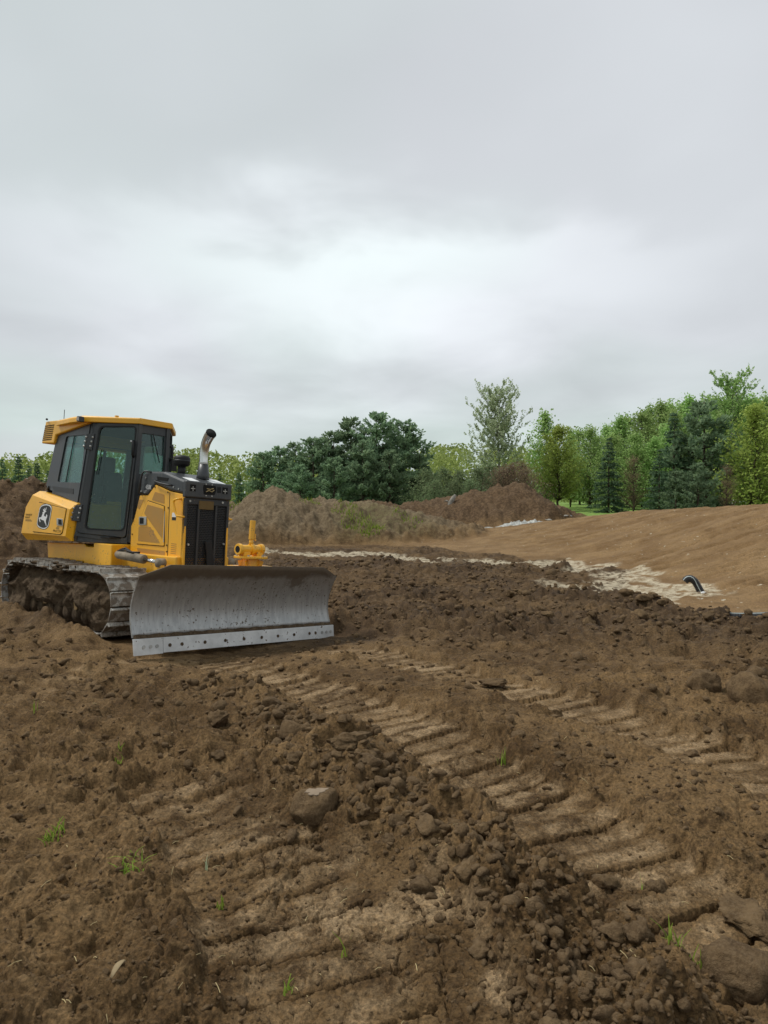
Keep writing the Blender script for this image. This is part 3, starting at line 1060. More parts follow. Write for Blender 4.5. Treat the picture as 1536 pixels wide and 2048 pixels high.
CLODS = []
for k in range(10):
    v, f = clod_verts(3, 500 + k * 13, .62, .75)
    CLODS.append(np_mesh('soil_clod', v, f, MT['clod_soil'], False))

LBL_W = 'brown soil clod in the loose windrow beside the track prints'
LBL_L = 'small brown soil clod on the crumbly ground in front of the blade'
LBL_D = 'dark damp soil clod in the rough band before the pale wash'


def put_clod(x, y, size, label, group, me=None, seed=0, sink=.35, name='soil_clod'):
    rng = random.Random(seed)
    o = link(name, me or CLODS[seed % len(CLODS)])
    o.scale = (size, size * rng.uniform(.8, 1.1), size * rng.uniform(.85, 1.15))
    o.rotation_euler = (rng.uniform(-.3, .3), rng.uniform(-.3, .3), rng.uniform(0, 6.28))
    o.location = (x, y, float(ground_z(x, y)[0]) + size * .55 * (1 - 2 * sink))
    tag(o, label, 'soil clod', group)
    return o


def along(pts, t):
    n = len(pts) - 1
    i = min(int(t * n), n - 1)
    f = t * n - i
    return (pts[i][0] * (1 - f) + pts[i + 1][0] * f, pts[i][1] * (1 - f) + pts[i + 1][1] * f)


rs_ = random.Random(5)
spots = []
for k in range(95):                                # windrow
    px, py = along(WINDROW, rs_.uniform(.12, .97))
    spots.append((px + rs_.gauss(0, .17), py + rs_.gauss(0, .10), rs_.choice((.028, .034, .04, .046, .055, .07)), LBL_W, 'soil clods in the windrow'))
for k in range(50):                                # right foreground and right edge
    px, py = rs_.uniform(.8, 2.4), rs_.uniform(2.2, 5.4)
    spots.append((px, py, rs_.choice((.025, .03, .036, .05, .06)), 'brown soil clod lying loose on the track printed ground', 'loose soil clods on the printed ground'))
for k in range(45):                                # left field
    px, py = rs_.uniform(-2.6, -.4), rs_.uniform(3.3, 6.8)
    if abs(px) / py < .56:
        spots.append((px, py, rs_.choice((.025, .03, .036, .05)), LBL_L, 'soil clods before the blade'))
for k in range(60):                                # dark band
    px, py = along(RIDGE3 if k % 2 else RIDGE2, rs_.uniform(.1, .95))
    spots.append((px + rs_.gauss(0, .35), py + rs_.gauss(0, .3), rs_.choice((.07, .09, .12, .15)), LBL_D, 'dark clods in the rough band'))
xs = np.array([s[0] for s in spots]); ys = np.array([s[1] for s in spots])
zs = ground_z(xs, ys)
for k, (s, z) in enumerate(zip(spots, zs)):
    rng = random.Random(900 + k)
    o = link('soil_clod', CLODS[k % len(CLODS)])
    o.scale = (s[2], s[2] * rng.uniform(.75, 1.1), s[2] * rng.uniform(.8, 1.15))
    o.rotation_euler = (rng.uniform(-.35, .35), rng.uniform(-.35, .35), rng.uniform(0, 6.28))
    o.location = (s[0], s[1], float(z) + s[2] * .08)
    word = 'small' if s[2] < .036 else 'mid sized' if s[2] < .05 else 'large'
    if s[4].startswith('dark'):
        word = 'small' if s[2] < .08 else 'mid sized' if s[2] < .13 else 'large'
    tag(o, word + ' ' + s[3].replace('small ', ''), 'soil clod', word + ' ' + s[4])

# the big clods that stand out
BIG = []
for k in range(5):
    v, f = clod_verts(4, 700 + 7 * k, .75, .6)
    BIG.append((v, f))


def round_clod(seed):
    v, f = ICO[4]
    v = v.copy()
    rng = np.random.default_rng(seed)
    for k in range(16):
        n = rng.normal(size=3)
        n /= np.linalg.norm(n)
        e = np.maximum(v @ n - rng.uniform(.72, .93), 0)
        v -= e[:, None] * n * .9
    v = v * (1 + .10 * n3(v, 1.6, seed) + .07 * n3(v, 4.0, seed + 1) + .06 * n3(v, 9.0, seed + 2) + .045 * n3(v, 20.0, seed + 3) + .03 * n3(v, 41.0, seed + 4))[:, None]
    return v, f


BIG.append(round_clod(90))
BIG.append(round_clod(95))


def big_clod(x, y, size, k, label, top=None, rz=0.0, z_s=1.0, lift=.26):
    v, f = BIG[k]
    v = v * np.array([size, size * .9, size * z_s])
    if top is not None:
        v[:, 2] = np.minimum(v[:, 2], top * size + .04 * v[:, 0] + .012 * size * noise(v[:, 0] * 30, v[:, 1] * 30, 3))
    me = np_mesh('soil_clod', v, f, MT['clod_soil'], False)
    o = link('soil_clod', me)
    o.rotation_euler = (0, 0, rz)
    o.location = (x, y, float(ground_z(x, y)[0]) + size * lift)
    tag(o, label, 'soil clod')
    return o


cl1 = big_clod(-.335, 3.50, .128, 5, 'large brown soil clod with a pale scraped patch on top', top=.68, rz=.3, z_s=.9, lift=.22)
bmp = MB()
ring = []
for k in range(26):
    a = 2 * math.pi * k / 26
    rr_ = .038 + .008 * math.sin(3 * a + 1) + .006 * math.sin(7 * a) + .004 * math.sin(11 * a)
    px0, py0 = rr_ * 1.35 * math.cos(a) - .005, rr_ * 1.0 * math.sin(a) - .005
    ring.append((px0, py0, .68 * .128 + .04 * px0 - .003))
bmp.prism(ring, (0, 0, .006))
bmp.build('scraped_patch', MT['pale_soil'], cl1, bevel=.002)
big_clod(2.52, 5.55, .14, 6, 'rounded dark soil clod half sunk beside the pale sided clod', rz=1.0, lift=.12)
c2_ = big_clod(2.73, 5.25, .17, 5, 'big soil clod with a pale smeared side at the field edge', rz=2.1, z_s=1.1, lift=.15)
big_clod(-.20, 3.98, .13, 3, 'wide cracked soil clod behind the pale topped clod', rz=.5, z_s=.8)
big_clod(-1.18, 5.0, .10, 4, 'flat faced grey brown clod alone before the blade', rz=2.6)
big_clod(1.17, 2.30, .13, 6, 'smooth brown soil clod next to the yellow green weed tuft', rz=.2, z_s=.7)
big_clod(1.38, 2.62, .14, 3, 'broken slab of soil lifted out of the track print', rz=1.9, z_s=.6)
big_clod(.95, 6.1, .12, 2, 'bread shaped pale soil clod at the edge of the far track print', rz=.2, z_s=.6)


def crumbs():
    """small crumbs nobody could count, as one mesh"""
    rng = np.random.default_rng(77)
    protos = {1: [clod_verts(1, 40 + k, .7, .5) for k in range(6)], 2: [clod_verts(2, 60 + k, .68, .45) for k in range(6)]}
    V, F = [], []
    nv = 0
    N = 15000
    # denser near the camera: pick distance uniform in 1/r
    inv_ = rng.uniform(1 / 16.0, 1 / 1.75, N)
    yy = 1 / inv_
    xx = yy * rng.uniform(-.62, .62, N)
    size = np.exp(rng.normal(math.log(.0105), .42, N)) * np.clip(yy / 3.0, .8, 3.2)
    wd = path_sd(xx, yy, WINDROW)[2]
    pd = np.minimum(path_sd(xx, yy, TRACK_A)[2], path_sd(xx, yy, TRACK_B)[2])
    pc = path_sd(xx, yy, TRACK_C)[2]
    keep = rng.uniform(0, 1, N) < np.clip(.45 + .9 * np.exp(-(wd / .3) ** 2) - .42 * (pd < .28) - .35 * (np.hypot(xx, (yy - 2.35) / 1.6) < .4), .06, 1)
    sd = poly_sd(xx, yy, SAND)
    keep &= sd > .2
    ll = DMI[:, :3] @ np.stack([xx, yy, np.zeros(N)]) + DMI[:, 3:]
    keep &= ~((ll[0] > -2.6) & (ll[0] < 1.9) & (np.abs(ll[1]) < 1.5))
    xx, yy, size, wd = xx[keep], yy[keep], size[keep], wd[keep]
    size = size * (1 + .9 * np.exp(-(wd / .3) ** 2))
    zz = ground_z(xx, yy)
    for k in range(len(xx)):
        sub = 2 if size[k] / yy[k] > .0062 else 1
        v, f = protos[sub][k % 6]
        a = rng.uniform(0, 6.28)
        c, s = math.cos(a), math.sin(a)
        st = rng.uniform(.7, 1.3, 3)
        w = v * st
        w = np.stack([w[:, 0] * c - w[:, 1] * s, w[:, 0] * s + w[:, 1] * c, w[:, 2]], -1) * size[k]
        V.append(w + np.array([xx[k], yy[k], zz[k] + size[k] * .10]))
        F.append(f + nv)
        nv += len(v)
    # lumps of the churned soil farther off
    M = 9000
    yy = rng.uniform(5.5, 19, M)
    xx = yy * rng.uniform(-.6, .6, M)
    hh, q1, q2 = terrain(xx, yy)
    ok = (q1[:, 0] < .1) & (q1[:, 1] < .15) & (rng.uniform(0, 1, M) < .25 + .75 * q1[:, 2])
    ll = DMI[:, :3] @ np.stack([xx, yy, np.zeros(M)]) + DMI[:, 3:]
    ok &= ~((ll[0] > -2.6) & (ll[0] < 2.2) & (np.abs(ll[1]) < 1.6))
    xx, yy, hh = xx[ok], yy[ok], hh[ok]
    for k in range(len(xx)):
        v, f = protos[1][k % 6]
        s_ = math.exp(rng.normal(math.log(.032), .45)) * (yy[k] / 9) ** .5
        a = rng.uniform(0, 6.28)
        c, s = math.cos(a), math.sin(a)
        w = v * rng.uniform(.7, 1.3, 3)
        w = np.stack([w[:, 0] * c - w[:, 1] * s, w[:, 0] * s + w[:, 1] * c, w[:, 2]], -1) * s_
        V.append(w + np.array([xx[k], yy[k], hh[k] + s_ * .12]))
        F.append(f + nv)
        nv += len(v)
    me = np_mesh('soil_crumbs', np.vstack(V), np.vstack(F), MT['clod_soil'], False)
    tag(link('soil_crumbs', me), 'loose brown soil crumbs scattered over the graded ground', 'soil', kind='stuff')


crumbs()

# ------------------------------------------------------------------ the bulldozer
dozer = empty('bulldozer')
dozer.matrix_world = DM
tag(dozer, 'yellow and charcoal crawler bulldozer with a mud streaked steel blade', 'bulldozer')
YEL, CHA, GRI, CAV, BOLT = MT['yellow_paint'], MT['charcoal_paint'], MT['black_grille'], MT['dark_cavity'], MT['bolt_steel']


def P3(pts, y):
    return [(x, y, z) for x, z in pts]


def rounded(poly, r, n=4):
    """round the corners of a closed 2D polygon"""
    out = []
    m = len(poly)
    for i in range(m):
        p = Vector(poly[i]); a = Vector(poly[i - 1]); b = Vector(poly[(i + 1) % m])
        da, db = (a - p), (b - p)
        rr_ = min(r, da.length * .45, db.length * .45)
        s, e = p + da.normalized() * rr_, p + db.normalized() * rr_
        for k in range(n + 1):
            t = k / n
            q = (1 - t) ** 2 * s + 2 * t * (1 - t) * p + t * t * e
            out.append((q.x, q.y))
    return out


def frame_faces(mb, outer, inner, f3, off):
    """flat frame between two closed loops with the same number of points, given thickness off"""
    n = len(outer)
    off = Vector(off)
    o3 = [Vector(f3(p)) for p in outer]
    i3 = [Vector(f3(p)) for p in inner]
    vs = o3 + i3 + [p + off for p in o3] + [p + off for p in i3]
    fs = []
    for i in range(n):
        j = (i + 1) % n
        fs.append((i, j, n + j, n + i))
        fs.append((2 * n + i, 3 * n + i, 3 * n + j, 2 * n + j))
        fs.append((i, 2 * n + i, 2 * n + j, j))
        fs.append((n + i, n + j, 3 * n + j, 3 * n + i))
    mb.add(vs, fs)
    return mb


def text_mesh(name, s, size, mat, parent, origin, ux, uy, width=None):
    """raised lettering: origin = lower left corner, ux / uy = directions of the line and of its height"""
    cu = bpy.data.curves.new(name, 'FONT')
    cu.body = s
    cu.size = size
    cu.extrude = .0006
    tmp = bpy.data.objects.new(name, cu)
    COL.objects.link(tmp)
    dg = bpy.context.evaluated_depsgraph_get()
    me = bpy.data.meshes.new_from_object(tmp.evaluated_get(dg))
    bpy.data.objects.remove(tmp)
    co = np.array([v.co[:] for v in me.vertices])
    if width:
        co[:, 0] *= width / max(co[:, 0].max(), 1e-4)
    ux, uy = Vector(ux).normalized(), Vector(uy)
    uy = (uy - ux * uy.dot(ux)).normalized()
    n = ux.cross(uy)
    M = np.array([ux[:], uy[:], n[:]])
    co = co @ M + np.array(origin)
    me.vertices.foreach_set('co', co.astype(np.float32).ravel())
    me.materials.clear()
    me.materials.append(mat)
    me.update()
    return link(name, me, parent)


# --- main frame under the hood and cab
mb = MB()
mb.box(-2.30, .80, -.40, .40, .28, .98)
mf = mb.build('main_frame', YEL, dozer, bevel=.015)
MB().box(-1.20, -.90, -.52, .52, .62, 1.02).box(-.885, -.42, -.56, .56, .60, 1.075).build('cab_mount', YEL, dozer, bevel=.012)
MB().prism([(-2.35, -.50, 1.02), (-1.25, -.50, 1.05), (-.95, -.50, .93), (-1.2, -.50, .80), (-2.3, -.50, .80)], (0, 1.0, 0)).build('tank_support', YEL, dozer, bevel=.01)

# --- engine enclosure: side panels, doors, vents
main = [(.173, 1.872), (.499, 1.786), (.829, 1.744), (.851, .80), (-.339, .86), (-.353, 1.325), (-.284, 1.434), (-.181, 1.735), (.009, 1.735)]
for sgn in (-1, 1):
    pan = MB().prism(P3(main, sgn * .336), (0, -sgn * .03, 0)).build('engine_side_panel', YEL, dozer, bevel=.006)
    yo = sgn * .336
    t_ = sgn * .010
    seam = [(.494, 1.775), (.506, 1.775), (.530, .90), (.518, .90)]
    MB().prism(P3(seam, yo + sgn * .0015), (0, -sgn * .004, 0)).build('panel_seam', CAV, pan)
    door = rounded([(.016, 1.664), (.396, 1.596), (.442, 1.098), (-.18, 1.099), (-.186, 1.339)], .02)
    MB().prism(P3(rounded([(.012, 1.674), (.404, 1.604), (.450, 1.090), (-.188, 1.091), (-.195, 1.342)], .02), yo), (0, sgn * .003, 0)).build('door_gap', CAV, pan)
    MB().prism(P3(door, yo), (0, t_, 0)).build('access_door', YEL, pan, bevel=.004)
    vents = [[(.173, 1.783), (.382, 1.745), (.393, 1.629), (.108, 1.678)],
             [(.029, 1.616), (.391, 1.564), (.401, 1.188), (-.037, 1.501)],
             [(-.15, 1.326), (.124, 1.329), (.358, 1.131), (-.149, 1.138)],
             [(-.193, 1.682), (-.08, 1.678), (-.172, 1.552), (-.226, 1.571)],
             [(-.183, 1.045), (.456, 1.034), (.462, .97), (-.152, .994)]]
    for k, v in enumerate(vents):
        on_door = k in (1, 2)
        MB().prism(P3(rounded(v, .015), yo + (t_ if on_door else 0)), (0, sgn * .0025, 0)).build('vent_screen', MT['vent_mesh'], pan)
    lt = MB().prism(P3(rounded([(-.145, 1.456), (.027, 1.459), (.037, 1.35), (-.134, 1.345)], .015), yo + t_), (0, sgn * .012, 0)).build('door_latch', BOLT, pan, bevel=.003)
    MB().prism(P3(rounded([(-.115, 1.44), (-.03, 1.44), (-.025, 1.365), (-.108, 1.362)], .01), yo + t_ + sgn * .012), (0, sgn * .004, 0)).build('latch_recess', CAV, pan)
    MB().cyl((.433, yo + sgn * .018, 1.536), (.445, yo + sgn * .018, 1.144), .006, n=8).build('hinge_rod', BOLT, pan)
    for p in ((.485, 1.58), (.495, 1.11), (.165, 1.845), (.46, 1.775), (-.30, 1.40), (-.31, 1.22), (.50, 1.03)):
        MB().cyl((p[0], yo, p[1]), (p[0], yo + sgn * .008, p[1]), .010, n=8).build('panel_bolt', MT['decal_ink'], pan)
    gh = MB().tube([(.755, yo, 1.69), (.755, yo + sgn * .05, 1.69), (.69, yo + sgn * .06, 1.675), (.68, yo + sgn * .06, 1.64), (.735, yo + sgn * .06, 1.51), (.76, yo + sgn * .06, 1.48), (.83, yo + sgn * .05, 1.472), (.83, yo, 1.472)], .013, 8)
    gh.build('grab_handle', YEL, pan, smooth=True)
    MB().prism(P3([(.575, 1.52), (.66, 1.52), (.66, 1.465), (.575, 1.465)], yo), (0, sgn * .002, 0)).build('warning_decal', MT['decal_white'], pan)
    MB().prism(P3([(.575, 1.463), (.66, 1.463), (.66, 1.426), (.575, 1.426)], yo), (0, sgn * .002, 0)).build('warning_decal', MT['decal_black'], pan)
    if sgn < 0:
        for q in range(6):
            MB().prism(P3([(.585, 1.14 - q * .024), (.70, 1.136 - q * .024), (.70, 1.126 - q * .024), (.585, 1.13 - q * .024)], yo), (0, -.0015, 0)).build('faded_print', MT['vent_mesh'], pan)
MB().box(-.30, .80, -.30, .30, .85, 1.74).build('engine_block', CAV, dozer)

# --- hood
prof = [(-.19, 1.742), (.006, 1.738), (.172, 1.876), (.50, 1.790), (.80, 1.75), (.80, 1.918), (.338, 2.040), (-.07, 2.052), (-.17, 2.0)]
hood = MB().prism(P3(prof, -.338), (0, .676, 0)).build('hood', CHA, dozer, bevel=.035, seg=4)
MB().prism(P3([(.20, 1.98), (.46, 1.955), (.44, 1.915), (.22, 1.93)], -.3385), (0, -.004, 0)).build('hood_recess', CAV, hood)
MB().tube([(-.14, -.338, 1.765), (-.14, -.378, 1.77), (-.115, -.38, 1.93), (-.08, -.38, 2.02), (-.03, -.38, 2.045), (.02, -.36, 2.045), (.05, -.33, 2.04)], .013, 8).build('grab_rail', GRI, hood, smooth=True)
MB().tube([(.19, -.335, 1.925), (.20, -.372, 1.915), (.35, -.376, 1.885), (.52, -.376, 1.862), (.545, -.335, 1.862)], .012, 8).build('grab_rail', GRI, hood, smooth=True)
text_mesh('model_lettering', '450K', .085, MT['decal_white'], hood, (-.052, -.3395, 1.818), (1, 0, -.04), (.12, 0, 1), .135)
text_mesh('model_lettering', 'LT', .05, MT['decal_white'], hood, (-.085, -.3395, 1.768), (1, 0, -.02), (.12, 0, 1), .06)
for p in ((-.055, 1.965), (-.145, 1.79), (.58, 1.84), (.69, 1.815)):
    MB().cyl((p[0], -.338, p[1]), (p[0], -.346, p[1]), .011, n=8).build('hood_bolt', BOLT, hood)
MB().box(.36, .52, -.17, -.02, 1.995, 2.013).build('hood_label_and_glare', MT['decal_white'], hood).rotation_euler = (0, 0, 0)
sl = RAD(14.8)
for (x0, x1, y0, y1) in ((.60, .78, -.24, -.10), (.56, .79, .10, .31)):  # narrow plate is a label, wide plate is sky glare painted on as white
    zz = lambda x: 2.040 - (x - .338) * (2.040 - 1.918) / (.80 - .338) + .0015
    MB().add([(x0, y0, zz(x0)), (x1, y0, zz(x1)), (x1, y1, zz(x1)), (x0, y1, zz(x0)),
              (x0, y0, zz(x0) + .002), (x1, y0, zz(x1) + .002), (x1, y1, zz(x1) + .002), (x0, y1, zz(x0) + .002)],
             [(3, 2, 1, 0), (4, 5, 6, 7), (0, 1, 5, 4), (1, 2, 6, 5), (2, 3, 7, 6), (3, 0, 4, 7)]).build('hood_label_and_glare', MT['decal_white'], hood)
bpy.data.objects.remove([c for c in hood.children if c.name.startswith('hood_label_and_glare')][0])

# nose cap with its vents
nose = MB().box(.785, .860, -.352, .352, 1.712, 1.922).build('nose_cap', CHA, dozer, bevel=.02, seg=3)
for y0 in (-.295, .195):
    v = MB().box(.857, .8625, y0, y0 + .085, 1.792, 1.876).build('nose_vent', CAV, nose)
    m = MB()
    m.box(.8625, .865, y0 + .038, y0 + .047, 1.795, 1.855).box(.8625, .865, y0 + .012, y0 + .073, 1.822, 1.832)
    m.build('vent_bar', BOLT, v)
hexa = [(.8585, y, z) for y, z in rounded([(-.10, 1.885), (.085, 1.885), (.10, 1.83), (.075, 1.765), (-.085, 1.765), (-.10, 1.83)], .015)]
opn = MB().prism(hexa, (.005, 0, 0)).build('nose_opening', CAV, nose)
MB().tube([(.866, -.06, 1.80), (.868, -.02, 1.82), (.867, .03, 1.805), (.868, .06, 1.83)], .006, 5).tube([(.866, -.05, 1.84), (.868, .0, 1.835), (.867, .05, 1.85)], .005, 5).build('caught_straw', MT['straw'], opn)
for y, z in ((-.062, 1.895), (.03, 1.895), (-.055, 1.752), (.035, 1.752)):
    MB().cyl((.858, y, z), (.866, y, z), .009, n=8).build('nose_bolt', BOLT, nose)
m = MB()
for k in range(4):
    m.box(.857, .8635, .115 + k * .016, .122 + k * .016, 1.80, 1.875)
m.build('nose_slots', CAV, nose)

# grille: frame, two mullions and the punched screen
gr = MB()
gr.box(.790, .838, -.336, -.300, .80, 1.71).box(.790, .838, .300, .336, .80, 1.71).box(.790, .838, -.300, .300, 1.635, 1.71)
gr.box(.790, .838, -.145, -.115, .80, 1.635).box(.790, .838, .120, .150, .80, 1.635)
grille = gr.build('grille', GRI, dozer, bevel=.004)
MB().box(.772, .778, -.33, .33, .80, 1.70).build('grille_backing', CAV, grille)
m = MB()
zz = .81
row = 0
while zz < 1.63:
    for (a, b) in ((-.300, -.145), (-.115, .120), (.150, .300)):
        m.box(.806, .818, a, b, zz, zz + .0075)
        y = a + (.012 if row % 2 else 0)
        while y < b - .006:
            m.box(.807, .817, y, y + .006, zz + .0075, zz + .022)
            y += .024
    zz += .022
    row += 1
m.build('grille_screen', GRI, grille)
for y, z in ((-.27, 1.672), (.224, 1.68), (-.264, 1.135), (.273, 1.148)):
    MB().cyl((.82, y, z), (.846, y, z), .014, n=10).build('grille_bolt', BOLT, grille)
MB().box(.838, .842, -.136, .087, 1.578, 1.685).build('grille_plate', MT['decal_ink'], grille)
MB().prism([(.840, -.03, 1.18), (.840, .07, 1.18), (.840, .13, .93), (.840, .12, .84), (.840, .02, .84), (.840, .0, 1.02)], (.02, 0, 0)).build('hose_guard', MT['rubber'], grille, bevel=.01)

# exhaust and air cleaner
ex = MB().tube([(.565, .10, 1.97), (.565, .10, 2.02), (.565, .10, 2.18)], [.085, .080, .060], 20).build('exhaust_base', CHA, dozer, smooth=True)
ep = [(.565, .10, 2.175), (.563, .10, 2.25), (.562, .10, 2.32), (.572, .10, 2.38), (.594, .095, 2.435), (.630, .09, 2.485), (.68, .08, 2.53), (.735, .07, 2.562)]
st = MB().tube(ep, [.056, .056, .057, .058, .060, .063, .067, .071], 24, cap=False)
st.tube(list(reversed(ep)), [.068, .064, .060, .056, .054, .052, .052, .052], 24, cap=False)
exh = st.build('exhaust_stack', MT['chrome'], dozer, smooth=True)
MB().tube(ep[3:8], [.054, .056, .060, .064, .066], 16).build('soot_lining', CAV, exh, smooth=True)
MB().tube([(.565, .10, 2.172), (.565, .10, 2.192)], .062, 24).build('exhaust_clamp', BOLT, exh, smooth=False)
ac = MB().tube([(.23, 0, 2.02), (.23, 0, 2.14)], .052, 16).build('air_cleaner', MT['rubber'], dozer, smooth=True)
MB().tube([(.23, 0, 2.14), (.23, 0, 2.150), (.23, 0, 2.172), (.23, 0, 2.25), (.23, 0, 2.275), (.23, 0, 2.288)], [.05, .085, .104, .104, .092, .04], 28).build('cleaner_cap', MT['rubber'], ac, smooth=True)
MB().tube([(.23, 0, 2.205), (.23, 0, 2.222)], .1075, 28).build('cleaner_band', GRI, ac, smooth=True)

# --- cab
F0 = Vector((-.46, -.235, 0))
DD = Vector((-.79543, -.60604, 0))        # along the door, front to rear
DN = Vector((.60604, -.79543, 0))         # out of the right-hand door


def dpt(sz, off=0.0, sgn=-1):
    p = F0 + DD * sz[0] + DN * off
    return (p.x, p.y if sgn < 0 else -p.y, sz[1])


def dloop(pts, off, sgn):
    return [dpt(p, off, sgn) for p in pts]


def qy(z):
    return -.605 - .0703 * (2.72 - z)


def qpt(xz, off=0.0, sgn=-1):
    y = qy(xz[1]) - off
    return (xz[0], y if sgn < 0 else -y, xz[1])


GL = MT['tinted_glass']
door_out = [(-.005, 2.722), (.598, 2.705), (.770, 1.205), (.102, 1.165)]
door_in = [(.040, 2.668), (.528, 2.652), (.655, 1.272), (.098 + .035, 1.268)]
jamb_out = [(-.035, 2.745), (.640, 2.725), (.812, 1.155), (.085, 1.095)]
cab_floor = [(-.53, -.28), (-1.12, -.69), (-2.02, -.69), (-2.02, .69), (-1.12, .69), (-.53, .28)]
cab = MB().prism([(x, y, 1.08) for x, y in cab_floor], (0, 0, .07)).build('cab', CHA, dozer, bevel=.008)
for sgn in (-1, 1):
    nrm = Vector((DN.x, DN.y * (1 if sgn < 0 else -1), 0))
    # fixed frame round the door
    fm = MB()
    frame_faces(fm, rounded(jamb_out, .03), rounded([(door_out[0][0] - .004, door_out[0][1] + .004), (door_out[1][0] + .004, door_out[1][1] + .004), (door_out[2][0] + .004, door_out[2][1] - .004), (door_out[3][0] - .004, door_out[3][1] - .004)], .03), lambda p: dpt(p, -.06, sgn), nrm * .05)
    fm.build('door_frame', CHA, cab, bevel=.005)
    dm = MB()
    frame_faces(dm, rounded(door_out, .05, 6), rounded(door_in, .07, 6), lambda p: dpt(p, -.025, sgn), nrm * .035)
    door = dm.build('cab_door', CHA, dozer, bevel=.005)
    gm = MB().prism(dloop(rounded([(p[0] + a, p[1] + b) for p, a, b in zip(door_in, (-.014, .014, .014, -.014), (.014, .014, -.014, -.014))], .07, 6), -.012, sgn), nrm * .006)
    gm.build('door_glass', GL, door)
    gk = MB()
    frame_faces(gk, rounded([(p[0] + a, p[1] + b) for p, a, b in zip(door_in, (-.018, .018, .018, -.018), (.018, .018, -.018, -.018))], .07, 6), rounded(door_in, .07, 6), lambda p: dpt(p, .0105, sgn), nrm * .004)
    gk.build('glass_gasket', MT['rubber'], door)
    # hinges
    for (hs, hz) in ((.650, 2.445), (.765, 1.47)):
        hg = MB().prism(dloop([(hs - .055, hz + .115), (hs + .06, hz + .105), (hs + .085, hz - .105), (hs - .03, hz - .115)], .0, sgn), nrm * .028).build('door_hinge', CHA, door, bevel=.006)
        for q in (-1, 0, 1):
            for w in (-.022, .068):
                c = Vector(dpt((hs + w - q * .013, hz + q * .062), .028, sgn))
                MB().tube([c, c + nrm * .010, c + nrm * .014], [.0145, .0135, .006], 10).build('hinge_bolt', BOLT, hg, smooth=True)
    # pull handle and inside bar
    hd = MB().tube([dpt((.06, 2.475), .01, sgn), dpt((.05, 2.46), .05, sgn), dpt((.045, 2.37), .055, sgn), dpt((.047, 2.29), .05, sgn), dpt((.05, 2.265), .01, sgn)], .018, 8).build('door_handle', MT['rubber'], door, smooth=True)
    c = Vector(dpt((.088, 2.475), .01, sgn))
    MB().cyl(c, c + nrm * .018, .012, n=8).build('lock_button', MT['decal_white'], door)
    MB().tube([dpt((.475, 2.34), -.06, sgn), dpt((.50, 2.1), -.07, sgn), dpt((.505, 1.86), -.06, sgn)], .022, 8).build('inner_handle', MT['rubber'], door, smooth=True)
    MB().tube([dpt((.49, 2.345), .012, sgn), dpt((.515, 2.2), .02, sgn), dpt((.54, 2.0), .02, sgn)], .006, 6).build('wiper_arm', MT['rubber'], door, smooth=True)
    tri = [(.102 + .02, 1.285), (.185, 1.285 - .03), (.115, 1.37)]
    # rear quarter panel with window
    q_out = rounded([(-1.055, 2.715), (-1.985, 2.60), (-2.125, 1.86), (-1.96, 1.79), (-1.15, 1.60)], .03, 5)
    q_in = rounded([(-1.155, 2.555), (-1.705, 2.562), (-1.800, 1.905), (-1.62, 1.90), (-1.125, 1.885)], .05, 5)
    qm = MB()
    frame_faces(qm, q_out, q_in, lambda p: qpt(p, -.03, sgn), (0, sgn * .035, 0))
    qp = qm.build('quarter_panel', CHA, cab, bevel=.005)
    MB().prism([qpt(p, -.015, sgn) for p in rounded([(-1.145, 2.565), (-1.715, 2.572), (-1.81, 1.895), (-1.115, 1.875)], .05, 5)], (0, sgn * .006, 0)).build('quarter_glass', GL, qp)
    MB().bar(qpt((-1.47, 2.56), .0, sgn), qpt((-1.555, 1.90), .0, sgn), .012, .010, up=(0, 1, 0)).build('glass_divider', MT['rubber'], qp)
    MB().prism([qpt(p, .006, sgn) for p in [(-1.93, 1.845), (-1.30, 1.805), (-1.28, 1.735), (-1.85, 1.775)]], (0, sgn * .004, 0)).build('panel_recess', GRI, qp)
    # lower closing panel and B-pillar
    MB().prism([dpt((.800, 1.15), -.07, sgn), dpt((.630, 2.735), -.07, sgn), qpt((-1.055, 2.72), -.035, sgn), qpt((-1.17, 1.12), -.035, sgn)], (0, sgn * .03, 0)).build('rear_pillar', CHA, cab, bevel=.004)
    MB().prism([qpt((-1.10, 1.63), -.04, sgn), qpt((-1.96, 1.80), -.04, sgn), qpt((-2.03, 1.10), -.04, sgn), qpt((-1.10, 1.10), -.04, sgn)], (0, sgn * .02, 0)).build('lower_panel', CHA, cab)
# windscreen with its posts, and the rear wall
for y in (-.215, .215):
    MB().bar((-.475, y, 2.72), (-.505, y * 1.12, 1.10), .075, .06, up=(0, 1, 0)).build('front_post', CHA, cab, bevel=.008)
MB().box(-.51, -.46, -.18, .18, 2.60, 2.72).build('screen_header', CHA, cab)
MB().box(-.52, -.48, -.19, .19, 1.10, 2.04).build('front_bulkhead', CHA, cab)
MB().box(-.498, -.492, -.18, .18, 2.04, 2.60).build('windscreen', GL, cab)
MB().tube([(-.47, -.02, 2.66), (-.455, .03, 2.45), (-.45, .10, 2.22)], .008, 6).build('wiper_arm', MT['rubber'], cab)
rw = MB()
frame_faces(rw, [(-.62, 2.62), (.62, 2.62), (.66, 1.60), (-.66, 1.60)], [(-.50, 2.50), (.50, 2.50), (.52, 1.90), (-.52, 1.90)], lambda p: (-1.985 - (2.62 - p[1]) * .19, p[0], p[1]), (.03, 0, 0))
rwo = rw.build('rear_wall', CHA, cab)
MB().prism([(-1.97 - (2.62 - z) * .19, y, z) for y, z in ((-.5, 2.5), (.5, 2.5), (.52, 1.9), (-.52, 1.9))], (.006, 0, 0)).build('rear_glass', GL, rwo)
MB().box(-2.16, -2.10, -.66, .66, 1.10, 1.62).build('rear_bulkhead', CHA, cab)
